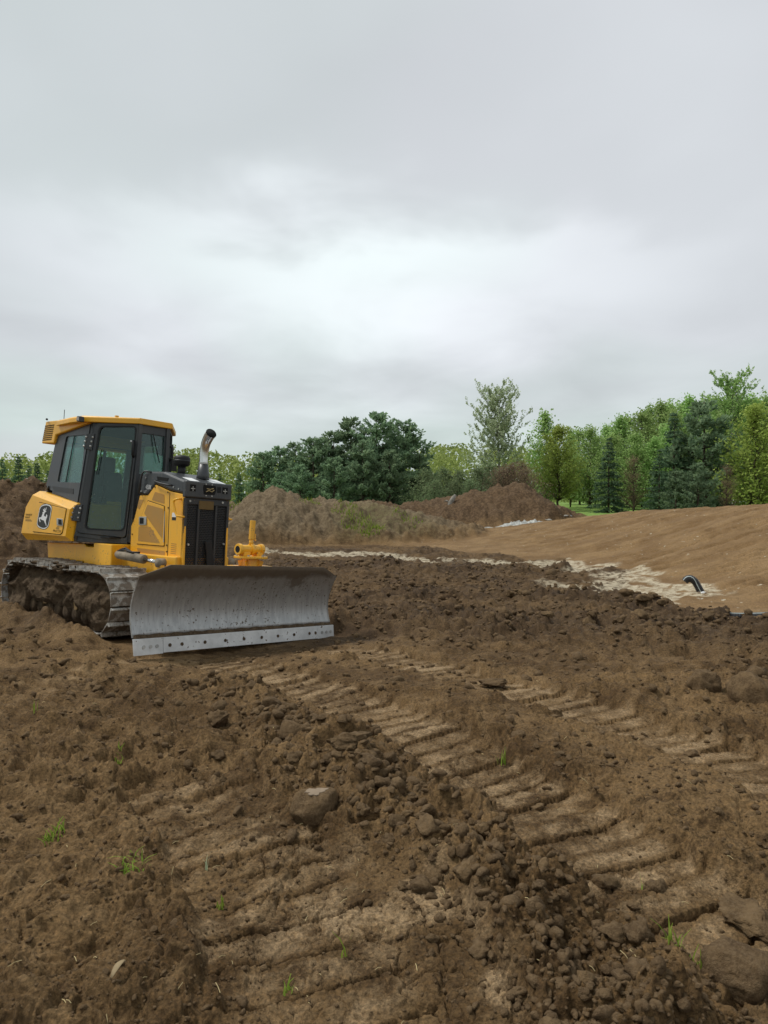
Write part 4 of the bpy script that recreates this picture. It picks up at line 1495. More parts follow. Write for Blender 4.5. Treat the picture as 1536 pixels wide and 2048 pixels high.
# headlining keeps the upper part of the cab dark
MB().prism([(x, y, 2.63) for x, y in [(-.50, -.21), (-1.02, -.60), (-1.95, -.60), (-1.95, .60), (-1.02, .60), (-.50, .21)]], (0, 0, .07)).build('headlining', MT['cab_trim'], cab)

# cab interior
seat = MB().box(-1.62, -1.12, -.24, .24, 1.42, 1.56).build('seat', MT['seat_vinyl'], dozer, bevel=.04, seg=3)
MB().prism([(-1.62, -.23, 1.52), (-1.48, -.23, 1.52), (-1.62, -.21, 2.12), (-1.74, -.21, 2.10)], (0, .45, 0)).build('backrest', MT['seat_vinyl'], seat, bevel=.05, seg=3)
MB().prism([(-1.73, -.13, 2.10), (-1.63, -.13, 2.10), (-1.66, -.11, 2.34), (-1.74, -.11, 2.33)], (0, .26, 0)).build('headrest', MT['seat_vinyl'], seat, bevel=.04, seg=3)
MB().box(-1.65, -1.15, -.20, .20, 1.15, 1.42).build('seat_base', MT['cab_trim'], seat)
for y in (-.42, .34):
    MB().box(-1.60, -1.02, y, y + .10, 1.62, 1.70).box(-1.5, -1.3, y + .02, y + .08, 1.15, 1.62).build('armrest_console', MT['cab_trim'], seat, bevel=.02)
    MB().tube([(-1.06, y + .05, 1.70), (-1.03, y + .05, 1.82), (-1.02, y + .05, 1.88)], [.018, .02, .03], 8).build('control_lever', MT['rubber'], seat, smooth=True)
MB().prism([(-.62, -.22, 1.10), (-.62, -.22, 1.92), (-.70, -.22, 1.98), (-.86, -.22, 1.78), (-.80, -.22, 1.10)], (0, .44, 0)).build('dash_panel', MT['cab_trim'], cab, bevel=.02)
MB().tube([(-.72, .30, 2.60), (-.74, .30, 2.45), (-.76, .28, 2.36)], [.03, .05, .05], 8).build('cab_fan', MT['rubber'], cab, smooth=True)

for sgn in (1,):
    MB().prism([dpt((.10, 1.90), -.10, sgn), dpt((.60, 1.80), -.10, sgn), dpt((.66, 1.15), -.10, sgn), dpt((.10, 1.15), -.10, sgn)], (-.02, -.02, 0)).build('door_trim', MT['cab_trim'], cab)
    MB().box(-1.95, -1.15, .52, .56, 1.12, 1.86).build('side_console', MT['cab_trim'], cab, bevel=.01)
MB().box(-1.9, -.6, -.5, .5, 1.151, 1.165).build('floor_mat', MT['rubber'], cab)

# roof and air conditioner housing
rp = [(-.415, -.262), (-1.065, -.752), (-1.36, -.755), (-1.86, -.70), (-1.86, .70), (-1.36, .755), (-1.065, .752), (-.415, .262)]
roof = MB().loft([[(x * .985 - .006, y * .95, 2.798 if x < -.9 else 2.792) for x, y in rp], [(x, y, 2.775) for x, y in rp], [(x, y, 2.712) for x, y in rp]]).build('cab_roof', YEL, dozer, bevel=.008)
hp = [(-2.277, 2.806), (-1.834, 2.80), (-1.257, 2.808), (-1.05, 2.79), (-1.05, 2.70), (-1.95, 2.587), (-1.99, 2.469), (-2.373, 2.487), (-2.365, 2.514)]
ach = MB().prism(P3(hp, -.66), (0, 1.32, 0)).build('roof_air_conditioner', YEL, roof, bevel=.015)
m = MB()
for r in range(8):
    for c in range(8):
        x = -2.285 + c * .037 - r * .0085
        z = 2.745 - r * .029
        m.box(x, x + .024, -.6625, -.659, z - .018, z)
m.build('air_conditioner_vent', CAV, roof)
wl_o = MB().prism([(-1.02, -.757, 2.775), (-.94, -.757, 2.765), (-.93, -.757, 2.69), (-1.03, -.757, 2.70)], (0, -.07, 0)).build('work_light', GRI, roof, bevel=.012)
MB().prism([(-1.005, -.828, 2.762), (-.955, -.828, 2.755), (-.945, -.828, 2.705), (-1.015, -.828, 2.712)], (0, -.006, 0)).build('lamp_lens', MT['lamp_glass'], wl_o)
MB().box(-2.08, -1.99, -.56, -.44, 2.806, 2.835).build('radio_dome', GRI, roof, bevel=.012)
MB().tube([(-2.05, -.5, 2.83), (-2.05, -.5, 2.99)], .005, 6).build('antenna', MT['rubber'], roof)
MB().tube([(-2.24, -.66, 2.835), (-2.16, -.70, 2.825)], .016, 8).build('roof_knob', MT['rubber'], roof)
MB().box(-.72, -.68, -.45, -.41, 2.795, 2.815).build('lifting_eye', YEL, roof)
# mirror on the front of the cab, left of the engine
MB().tube([(-.44, .24, 2.30), (-.40, .30, 2.29), (-.40, .30, 2.2)], .010, 6).box(-.42, -.395, .26, .35, 2.12, 2.28).build('side_mirror', MT['rubber'], cab, bevel=.01)

# --- rear fuel tank
side = [(-2.255, 1.71), (-2.443, 1.533), (-2.548, 1.151), (-1.20, 1.150), (-1.118, 1.516)]
inner = [(-2.20, 1.775), (-2.46, 1.57), (-2.56, 1.145), (-2.524, 1.051), (-1.17, 1.085), (-1.065, 1.60)]
ring_o = [(-2.255, 1.71), (-2.443, 1.533), (-2.548, 1.151), (-2.546, 1.149), (-1.20, 1.148), (-1.118, 1.516)]
tk = MB().loft([P3(ring_o, -.80), P3(inner, -.72), P3(inner, .72), P3(ring_o, .80)])
tank = tk.build('fuel_tank', YEL, dozer, bevel=.008)
MB().prism([(-1.12, -.72, 1.09), (-1.06, -.72, 1.58), (-1.02, -.60, 1.60), (-1.06, -.60, 1.09)], (0, .0, 0.0)).v
for sgn in (-1,):
    y = -.80
    td = rounded([(-2.026, 1.602), (-2.162, 1.183), (-1.341, 1.170), (-1.288, 1.195), (-1.209, 1.519)], .02)
    tdo = rounded([(-2.032, 1.612), (-2.172, 1.175), (-1.338, 1.162), (-1.278, 1.19), (-1.199, 1.525)], .02)
    MB().prism(P3(tdo, y), (0, -.002, 0)).build('door_gap', CAV, tank)
    tdoor = MB().prism(P3(td, y), (0, -.010, 0)).build('tank_door', YEL, tank, bevel=.003)
    em0 = [(-1.967, 1.533), (-1.90, 1.566), (-1.774, 1.582), (-1.66, 1.565), (-1.608, 1.532), (-1.640, 1.40), (-1.674, 1.276), (-1.74, 1.238), (-1.835, 1.226), (-1.96, 1.246), (-2.036, 1.280), (-2.005, 1.41)]
    cx, cz = -1.822, 1.404

    def scaled(f):
        return [(cx + (x - cx) * f, cz + (z - cz) * f) for x, z in em0]
    emb = MB().prism(P3(rounded(scaled(1.04), .05), y - .010), (0, -.002, 0)).build('emblem', MT['decal_black'], tank)
    MB().prism(P3(rounded(scaled(1.0), .05), y - .012), (0, -.0015, 0)).build('emblem_border', MT['decal_white'], emb)
    MB().prism(P3(rounded(scaled(.915), .05), y - .0135), (0, -.0015, 0)).build('emblem_field', MT['decal_black'], emb)
    # leaping deer, in the units of a 1382 px tall enlargement of the tank side
    deer = [(700, 550), (735, 522), (750, 505), (712, 490), (708, 452), (722, 430), (728, 462), (752, 462), (746, 405), (762, 412), (768, 458), (786, 462), (796, 385), (815, 390), (808, 466), (775, 492),
            (828, 494), (806, 524), (780, 545), (768, 600), (768, 645), (800, 662), (846, 668), (838, 600), (852, 595), (878, 628), (882, 672), (864, 720), (860, 785), (866, 830), (888, 880), (905, 945),
            (888, 938), (862, 882), (826, 845), (798, 790), (745, 782), (700, 768), (655, 742), (648, 770), (684, 838), (668, 856), (638, 812), (612, 742), (620, 712), (688, 692), (698, 640), (716, 582)]
    # screen offset -> metres on the tank side
    def dpx(p):
        u, w = (p[0] - 772) / 232.0, (p[1] - 668) / 383.0
        x = cx + u * .205 + (0) - w * .038
        z = cz - w * .176 - u * .006
        return (x, z)
    MB().prism(P3([dpx(p) for p in deer], y - .015), (0, -.0015, 0)).build('leaping_deer', MT['decal_white'], emb)
    lt = MB().prism(P3(rounded([(-1.444, 1.390), (-1.28, 1.383), (-1.255, 1.287), (-1.43, 1.290)], .015), y - .010), (0, -.008, 0)).build('tank_latch', BOLT, tank, bevel=.003)
    MB().prism(P3([(-1.385, 1.375), (-1.30, 1.370), (-1.283, 1.300), (-1.375, 1.303)], y - .018), (0, -.003, 0)).build('latch_recess', CAV, tank)
    m = MB()
    for q in range(3):
        m.prism(P3([(-1.46, 1.262 - q * .009), (-1.36, 1.261 - q * .009), (-1.36, 1.257 - q * .009), (-1.46, 1.258 - q * .009)], y - .010), (0, -.0015, 0))
    m.prism(P3([(-1.435, 1.275), (-1.385, 1.275), (-1.385, 1.270), (-1.435, 1.270)], y - .010), (0, -.0015, 0))
    m.build('dealer_mark', MT['decal_ink'], tank)
    text_mesh('dealer_lettering', 'McCOY', .05, MT['decal_ink'], tank, (-1.535, y - .012, 1.198), (1, 0, -.02), (.1, 0, 1), .235)
    text_mesh('owner_lettering', 'HANDY', .042, MT['decal_ink'], tank, (-2.43, y - .002, 1.408), (1, 0, .0), (.15, 0, 1), .205)
    text_mesh('owner_lettering', 'RENT', .042, MT['decal_ink'], tank, (-2.44, y - .002, 1.368), (1, 0, .0), (.15, 0, 1), .15)
    for q, wdt in enumerate((.18, .21)):
        MB().prism(P3([(-2.43, 1.352 - q * .016), (-2.43 + wdt, 1.352 - q * .016), (-2.43 + wdt, 1.344 - q * .016), (-2.43, 1.344 - q * .016)], y), (0, -.0015, 0)).build('owner_small_print', MT['decal_ink'], tank)
MB().tube([(-2.10, -.60, 1.76), (-2.10, -.66, 1.80), (-2.02, -.68, 1.84), (-1.98, -.66, 1.79)], .012, 6).build('window_catch', MT['rubber'], cab)

# --- tracks
RW = .36            # radius of the track chain round the wheels
XF, XR, ZC, ZT = .29, -1.92, .40, .77


def track_loop(n):
    """points and tangents along the chain, clockwise seen from the right"""
    pts = []
    sag = lambda t: -.018 * math.sin(math.pi * t) + .012 * math.sin(3 * math.pi * t)
    for k in range(400):
        t = k / 400
        pts.append((XR + (XF - XR) * t, ZC + RW + sag(t)))
    for k in range(200):
        a = math.pi / 2 - math.pi * k / 200
        pts.append((XF + RW * math.cos(a), ZC + RW * math.sin(a)))
    for k in range(400):
        pts.append((XF + (XR - XF) * k / 400, ZC - RW))
    for k in range(200):
        a = -math.pi / 2 - math.pi * k / 200
        pts.append((XR + RW * math.cos(a), ZC + RW * math.sin(a)))
    P = np.array(pts + pts[:1])
    L = np.r_[0, np.cumsum(np.hypot(*np.diff(P, axis=0).T))]
    out = []
    for k in range(n):
        s = L[-1] * (k + .35) / n
        i = min(np.searchsorted(L, s, side='right') - 1, len(P) - 2)
        f = (s - L[i]) / (L[i + 1] - L[i])
        p = P[i] * (1 - f) + P[i + 1] * f
        d = P[i + 1] - P[i]
        out.append((p, math.atan2(d[1], d[0])))
    return out, L[-1] / n


NSH = 38
loop, pitch = track_loop(NSH)
# one shoe: plate with a tall grouser; x along the chain, z outwards
hw_ = .305
sm = MB().box(-pitch * .46, pitch * .46, -hw_, hw_, .0, .014)
sm.prism([(-pitch * .46, -hw_, .014), (-pitch * .46, -hw_, .058), (-pitch * .46 + .012, -hw_, .060), (-pitch * .46 + .022, -hw_, .014)], (0, 2 * hw_, 0))
sm.prism([(pitch * .46, -hw_, -.012), (pitch * .46, -hw_, .002), (pitch * .30, -hw_, .002)], (0, 2 * hw_, 0))
shoe_me = sm.mesh('track_shoe', MT['track_steel'])
wheel_me = MB().tube([(0, -.10, 0), (0, -.09, 0), (0, -.06, 0), (0, .06, 0), (0, .09, 0), (0, .10, 0)], [.14, .30, .325, .325, .30, .14], 28).mesh('idler_wheel', MT['caked_mud'], True)
roll_me = MB().tube([(0, -.12, 0), (0, -.115, 0), (0, -.07, 0), (0, -.06, 0), (0, .06, 0), (0, .07, 0), (0, .115, 0), (0, .12, 0)], [.04, .09, .09, .075, .075, .09, .09, .04], 18).mesh('track_roller', MT['caked_mud'], True)
spm = MB()
star = []
for k in range(46):
    a = 2 * math.pi * k / 46
    star.append((.31 * math.cos(a) * (1.0 if k % 2 else .90), -.03, .31 * math.sin(a) * (1.0 if k % 2 else .90)))
spr_me = spm.prism(star, (0, .06, 0)).cyl((0, -.11, 0), (0, .11, 0), .17, n=20).mesh('drive_sprocket', MT['caked_mud'])

for sgn in (-1, 1):
    yc = sgn * .838
    # chain: band of links just inside the shoes
    ch = MB()
    band, _ = track_loop(76)
    for yy0 in (-.09, .05):
        rings = []
        for (p, a) in band:
            nx, nz = -math.sin(a), math.cos(a)
            rings.append([(p[0] - nx * .075, yc + yy0, p[1] - nz * .075), (p[0] - nx * .002, yc + yy0, p[1] - nz * .002), (p[0] - nx * .002, yc + yy0 + .04, p[1] - nz * .002), (p[0] - nx * .075, yc + yy0 + .04, p[1] - nz * .075)])
        rings.append(rings[0])
        ch.loft(rings, cap=False)
    track = ch.build('track', MT['caked_mud'], dozer)
    for (p, a) in loop:
        s_ = link('track_shoe', shoe_me, track)
        s_.location = (p[0], yc, p[1])
        s_.rotation_euler = (0, -a, 0)
    o = link('idler_wheel', wheel_me, track); o.location = (XF, yc, ZC)
    o = link('drive_sprocket', spr_me, track); o.location = (XR, yc, ZC)
    for k in range(7):
        o = link('track_roller', roll_me, track)
        o.location = (-1.48 + k * .232, yc - sgn * -.0, .205)
        o.scale = (1, 1.9, 1)
    o = link('carrier_roller', roll_me, track); o.location = (-.75, yc, .61); o.scale = (.8, .8, .8)
    fr_ = MB().prism(P3([(-1.70, .52), (-1.55, .56), (.0, .56), (.15, .50), (.15, .30), (-.05, .265), (-1.62, .265), (-1.72, .32)], yc - .18), (0, .36, 0))
    fr_.build('track_frame', YEL if False else MT['caked_mud'], track, bevel=.02)
    for (x0, x1) in ((-1.16, -1.02), (-.33, -.22)):
        ya = yc + sgn * .232
        MB().prism([(x0, ya, .37), (x0 + .05, ya, .36), (x0 + .09, ya, .385), (x1, ya, .335), (x1 - .02, ya, .27), (x0 + .03, ya, .262)], (0, sgn * .012, 0)).build('frame_paint_patch', YEL, track)


def caked_mud(track, sgn):
    """soil packed between the runs of the track, bulging out of its side"""
    nx, nz = 150, 44
    xs_ = np.linspace(XR - RW * .93, XF + RW * .93, nx)
    V = []
    for x in xs_:
        if x < XR: hh = math.sqrt(max((RW * .945) ** 2 - (x - XR) ** 2, 0))
        elif x > XF: hh = math.sqrt(max((RW * .945) ** 2 - (x - XF) ** 2, 0))
        else: hh = RW * .945
        lo = ZC - hh
        if XR + .35 < x < XF - .25:
            lo = .285 - .03 * (x - XR) / (XF - XR)
        for t in np.linspace(0, 1, nz):
            V.append((x, lo + (ZC + hh - lo) * t, t))
    V = np.array(V)
    x, z, t = V.T
    d = .085 * fbm(x * 3.0, z * 4.0, 4, 811 + sgn) + .05 * lumps(x, z, .16, 820, .7) * 3 * .16 + .03 * lumps(x, z, .07, 822, .7)
    edge = np.minimum(t, 1 - t)
    yo = .265 + d * .8 - .05 * np.exp(-(edge / .10) ** 2) - .12 * sstep(.62, .80, t) * (1 - sstep(.90, 1.0, t)) * np.clip(.8 + noise(x * 3, z * 0 + 2.0, 830), 0, 1.3)
    yo = yo + .07 * sstep(.90, 1.0, t) * np.clip(.4 + noise(x * 4, z * 0, 831) * 1.4, 0, 1)
    zz = z + .03 * noise(x * 7, z * 7, 840) * edge * 4
    yo = np.minimum(yo, .318)
    v = np.stack([x, sgn * (.838 + yo), zz], -1)
    i, j = np.meshgrid(np.arange(nx - 1), np.arange(nz - 1), indexing='ij')
    i, j = i.ravel(), j.ravel()
    q = np.stack([i * nz + j, (i + 1) * nz + j, (i + 1) * nz + j + 1, i * nz + j + 1], -1)
    if sgn > 0: q = q[:, ::-1]
    me = np_mesh('caked_mud', v, q, MT['caked_mud'], True)
    o = link('caked_mud', me, track)
    return o


tracks = [c for c in dozer.children if c.name.startswith('track')]
for t_, sgn in zip(tracks, (-1, 1)):
    caked_mud(t_, sgn)
    # crust hanging over the outer ends of the shoes on the upper run
    rng = np.random.default_rng(31 + sgn)
    m_v, m_f = [], []
    nv = 0
    protos = [clod_verts(2, 880 + k, .6, .6) for k in range(5)]
    for k in range(150):
        f = rng.uniform(0, 1)
        x = XR - .25 + (XF - XR + .45) * f
        cover = math.exp(-((f - .16) / .16) ** 2) + math.exp(-((f - .62) / .15) ** 2)
        if rng.uniform() > .25 + .75 * cover:
            continue
        s = rng.uniform(.025, .06) * (.8 + .6 * cover)
        zt_ = ZC + RW + .005
        if x < XR: zt_ = ZC + math.sqrt(max(RW ** 2 - (x - XR) ** 2, 0.01))
        v, fc = protos[k % 5]
        w = v * s * np.array([1.3, 1.2, .8])
        yy_ = sgn * (.838 + rng.uniform(.14, .30) * (1 if rng.uniform() < .6 + .4 * cover else .8))
        m_v.append(w + np.array([x, yy_, zt_ + rng.uniform(-.05, .035)]))
        m_f.append(fc + nv)
        nv += len(v)
    tag(link('mud_crust', np_mesh('mud_crust', np.vstack(m_v), np.vstack(m_f), MT['caked_mud'], True), t_), kind='stuff')
    # soil lying on the inner half of the upper run
    m_v, m_f, nv = [], [], 0
    for k in range(26):
        x = rng.uniform(XR, XF)
        v, fc = protos[k % 5]
        s = rng.uniform(.03, .08)
        m_v.append(v * s * np.array([1.6, 1.2, .5]) + np.array([x, sgn * rng.uniform(.48, .62), ZC + RW + .015]))
        m_f.append(fc + nv)
        nv += len(v)
    tag(link('spilled_soil', np_mesh('spilled_soil', np.vstack(m_v), np.vstack(m_f), MT['caked_mud'], True), t_), kind='stuff')

# --- push frame, cylinders
pf = MB()
for sgn in (-1, 1):
    pf.prism([(-.05, sgn * .47, .30), (.10, sgn * .47, .52), (1.20, sgn * .47, .56), (1.46, sgn * .36, .50), (1.46, sgn * .36, .24), (1.2, sgn * .47, .26)], (0, -sgn * .10, 0))
pf.box(1.05, 1.30, -.42, .42, .28, .54)
push = pf.build('push_frame', YEL, dozer, bevel=.012)
for sgn in (-1, 1):
    ly = sgn * .52
    lc = MB().tube([(-.34, ly, .955), (-.30, ly, .953), (.29, ly, .923), (.30, ly, .922)], [.040, .058, .058, .05], 18).build('lift_cylinder', MT['dusty_steel'], dozer, smooth=True)
    MB().cyl((.28, ly, .923), (.60, ly, .905), .024, n=14).build('cylinder_rod', MT['cylinder_rod'], lc, smooth=True)
    MB().cyl((.66, ly - .05, .90), (.66, ly + .05, .90), .055, n=16).build('rod_eye', MT['dusty_steel'], lc, smooth=True)
    MB().prism([(.55, ly - .03, .86), (.60, ly - .03, .95), (.70, ly - .03, .93), (.74, ly - .03, .60), (.60, ly - .03, .58)], (0, .06, 0)).build('lift_arm', YEL, lc, bevel=.01)
    MB().tube([(-.28, ly, 1.01), (-.15, ly + .0, 1.04), (.0, ly, .995), (.18, ly, 1.0)], .014, 6).tube([(-.28, ly - .03, 1.0), (-.1, ly - .03, 1.02), (.1, ly - .03, .985)], .011, 6).build('hydraulic_hose', MT['rubber'], lc, smooth=True)
    MB().cyl((1.15, sgn * .36, .48), (1.44, sgn * .78, .45), .045, n=14).build('angle_cylinder', YEL, dozer, smooth=True)

# --- blade (slightly more tilted than the machine)
tilt = -math.tan(RAD(1.205))


def bl(x, y, z):
    return (x, y, z + tilt * y)


prof_b = []
for k in range(15):
    t = k / 14
    z = .163 + (.927 - .163) * t
    x = 1.672 - .105 * math.sin(math.pi * min(t * 1.05, 1)) * (1 - .25 * t) + .14 * t ** 1.6
    prof_b.append((x, z))
ys_ = [-1.46, -1.42, -1.38, -1.30, -1.22, -1.14, -.9, -.6, -.3, 0, .3, .6, .9, 1.14, 1.22, 1.30, 1.38, 1.42, 1.46]


def ztop(y):
    a = abs(y)
    return .927 if a <= 1.14 else .927 - (a - 1.14) / .32 * .123


bm_ = MB()
nP = len(prof_b)
front, back = [], []
for y in ys_:
    zt_ = ztop(y)
    for (x, z) in prof_b:
        f = (z - .163) / (.927 - .163)
        z2 = .163 + (zt_ - .163) * f
        f2 = (z2 - .163) / (.927 - .163)
        x2 = 1.672 - .105 * math.sin(math.pi * min(f2 * 1.05, 1)) * (1 - .25 * f2) + .14 * f2 ** 1.6
        front.append(bl(x2, y, z2))
        back.append(bl(x2 - .022, y, z2))
nY = len(ys_)
N0 = nY * nP
fs = []
for a in range(nY - 1):
    for b in range(nP - 1):
        i = a * nP + b
        fs.append((i, i + nP, i + nP + 1, i + 1))
        fs.append((N0 + i, N0 + i + 1, N0 + i + nP + 1, N0 + i + nP))
    i = a * nP
    fs.append((i, N0 + i, N0 + i + nP, i + nP))
    j = a * nP + nP - 1
    fs.append((j, j + nP, N0 + j + nP, N0 + j))
for b in range(nP - 1):
    fs.append((b, b + 1, N0 + b + 1, N0 + b))
    i = (nY - 1) * nP + b
    fs.append((i, N0 + i, N0 + i + 1, i + 1))
bm_.add(front + back, fs)
blade = bm_.build('blade', MT['blade_steel'], dozer, smooth=False)
for pl in blade.data.polygons:
    pl.use_smooth = abs(pl.normal.x) > .55
# soil ledge above the cutting edge
lg = MB()
for k in range(48):
    y0, y1 = -1.45 + k * 2.9 / 48, -1.45 + (k + 1) * 2.9 / 48
    lg.add([bl(1.68, y0, .140), bl(1.703, y0, .152), bl(1.668, y0, .192 + .006 * math.sin(k * 1.7)), bl(1.68, y1, .140), bl(1.703, y1, .152), bl(1.668, y1, .192 + .006 * math.sin((k + 1) * 1.7))],
           [(0, 1, 4, 3), (1, 2, 5, 4), (0, 2, 1), (3, 4, 5)])
lg.build('soil_ledge', MT['caked_mud'], blade)
# cutting edge and end bits
def edge_piece(name, y0, y1, zlo0, zlo1):
    pts = [bl(1.690, y0, .155), bl(1.722, y0, zlo0 + .004), bl(1.735, y0, zlo0), bl(1.712, y0, .157)]
    qts = [bl(1.690, y1, .155), bl(1.722, y1, zlo1 + .004), bl(1.735, y1, zlo1), bl(1.712, y1, .157)]
    return MB().add(pts + qts, [(3, 2, 1, 0), (4, 5, 6, 7), (0, 1, 5, 4), (1, 2, 6, 5), (2, 3, 7, 6), (3, 0, 4, 7)]).build(name, MT['worn_steel'], blade, bevel=.003)


edge_piece('cutting_edge', -1.128, 1.168, -.002, -.002)
edge_piece('end_bit', -1.475, -1.131, -.012, -.010)
edge_piece('end_bit', 1.171, 1.475, -.008, -.008)
for y in (-1.36, -1.28, -1.205, -1.05, -.90, -.60, -.32, -.05, .22, .48, .75, 1.02, 1.13, 1.25, 1.33, 1.41):
    z = .072
    c = Vector(bl(1.726, y, z))
    nn = Vector((.99, 0, .14))
    MB().cyl(c - nn * .006, c + nn * .004, .019, n=12).build('edge_bolt', BOLT if y < -1.15 or y > 1.15 else MT['caked_mud'], blade)
# stiffeners behind the blade and its pivot housing
br = MB()
br.box(1.36, 1.52, -1.2, 1.2, .30, .40)
br.box(1.40, 1.56, -1.15, 1.15, .70, .78)
for y in (-1.1, -.55, .55, 1.1):
    br.box(1.34, 1.53, y - .012, y + .012, .20, .80)
br.build('blade_ribs', YEL, blade)
MB().box(1.26, 1.50, -.26, .26, .22, .78).build('pivot_housing', YEL, dozer, bevel=.02)
# the mast mount on top of the blade
mm = MB().prism([(x, y, .895) for x, y in rounded([(1.50, -.19), (1.78, -.19), (1.78, .30), (1.50, .30)], .03)], (0, 0, .028)).build('mast_mount', YEL, dozer, bevel=.006)
MB().cyl((1.66, .045, .92), (1.66, .045, 1.012), .105, .098, n=24).build('pedestal', YEL, mm, smooth=False, bevel=.004)
for k in range(4):
    a = k * math.pi / 2 + .5
    c, s = math.cos(a), math.sin(a)
    MB().bar((1.66 + .09 * c, .045 + .09 * s, .965), (1.66 + .15 * c, .045 + .15 * s, .945), .012, .07).build('gusset', YEL, mm)
MB().cyl((1.66, .045, 1.012), (1.66, .045, 1.038), .20, n=32).build('flange', YEL, mm, bevel=.005)
for k in range(6):
    a = k * math.pi / 3 + .2
    MB().cyl((1.66 + .175 * math.cos(a), .045 + .175 * math.sin(a), 1.036), (1.66 + .175 * math.cos(a), .045 + .175 * math.sin(a), 1.056), .014, n=6).build('flange_bolt', BOLT, mm)
MB().tube([(1.66, -.125, 1.118), (1.66, .20, 1.118)], .052, 20, cap=False).tube([(1.66, .20, 1.118), (1.66, -.125, 1.118)], .038, 20, cap=False).build('clamp_sleeve', YEL, mm, smooth=True)
for y in (-.135, .045, .19):
    MB().cyl((1.66, y - .022, 1.118), (1.66, y + .022, 1.118), .066 if abs(y - .045) > .01 else .07, n=20).build('clamp_collar', YEL, mm, bevel=.004)
MB().cyl((1.695, -.158, 1.118), (1.66, -.1585, 1.118), .04, n=20)
MB().cyl((1.66, -.159, 1.118), (1.66, -.157, 1.118), .040, n=20).build('sleeve_bore', CAV, mm)
MB().box(1.61, 1.71, -.10, .0, 1.038, 1.09).box(1.61, 1.71, .10, .19, 1.038, 1.09).build('clamp_block', YEL, mm, bevel=.006)
MB().tube([(1.66, .04, 1.16), (1.66, .042, 1.24)], .026, 14).build('post_stem', YEL, mm, smooth=True)
MB().tube([(1.66, .042, 1.235), (1.66, .052, 1.462)], .034, 18).build('mast_post', YEL, mm, smooth=False, bevel=.003)
MB().tube([(1.66, .085, 1.30), (1.66, .10, 1.30), (1.66, .10, 1.245), (1.66, .088, 1.235), (1.66, .10, 1.225), (1.66, .115, 1.232)], .007, 6).tube([(1.66, .06, 1.255), (1.66, .10, 1.255)], .009, 8).build('lock_pin', YEL, mm, smooth=True)

# ------------------------------------------------------------------ vegetation
def leaf_cards(cen, size, rng, up=.35, aspect=.7, axis=None):
    """one small folded leaf face per centre; returns verts, quads, tint"""
    n = len(cen)
    if axis is None:
        a = rng.normal(size=(n, 3))
        a[:, 2] = a[:, 2] * .7
    else:
        a = axis + rng.normal(size=(n, 3)) * .35
    a /= np.linalg.norm(a, axis=1)[:, None]
    b = rng.normal(size=(n, 3))
    b -= (b * a).sum(1)[:, None] * a
    b /= np.linalg.norm(b, axis=1)[:, None]
    s = (size * rng.uniform(.6, 1.35, n))[:, None]
    nr = np.cross(a, b)
    v = np.stack([cen - a * s * .5, cen + b * s * aspect * .5 + nr * s * .08, cen + a * s * .5, cen - b * s * aspect * .5 + nr * s * .08], 1)
    q = np.arange(4 * n).reshape(n, 4)
    t = np.repeat(rng.uniform(0, 1, n), 4)
    return v.reshape(-1, 3), q, t


def branch_mesh(name, segs, mat):
    """segs: list of (path, radii)"""
    m = MB()
    for path, rad in segs:
        m.tube(path, rad, 5 if rad[0] < .05 else 8)
    return m.mesh(name, mat, True)


def bend(p, q, rng, k=3, amt=.08):
    p, q = np.array(p, float), np.array(q, float)
    L = np.linalg.norm(q - p)
    out = [p]
    for i in range(1, k):
        out.append(p + (q - p) * i / k + rng.normal(size=3) * L * amt)
    out.append(q)
    return [tuple(x) for x in out]


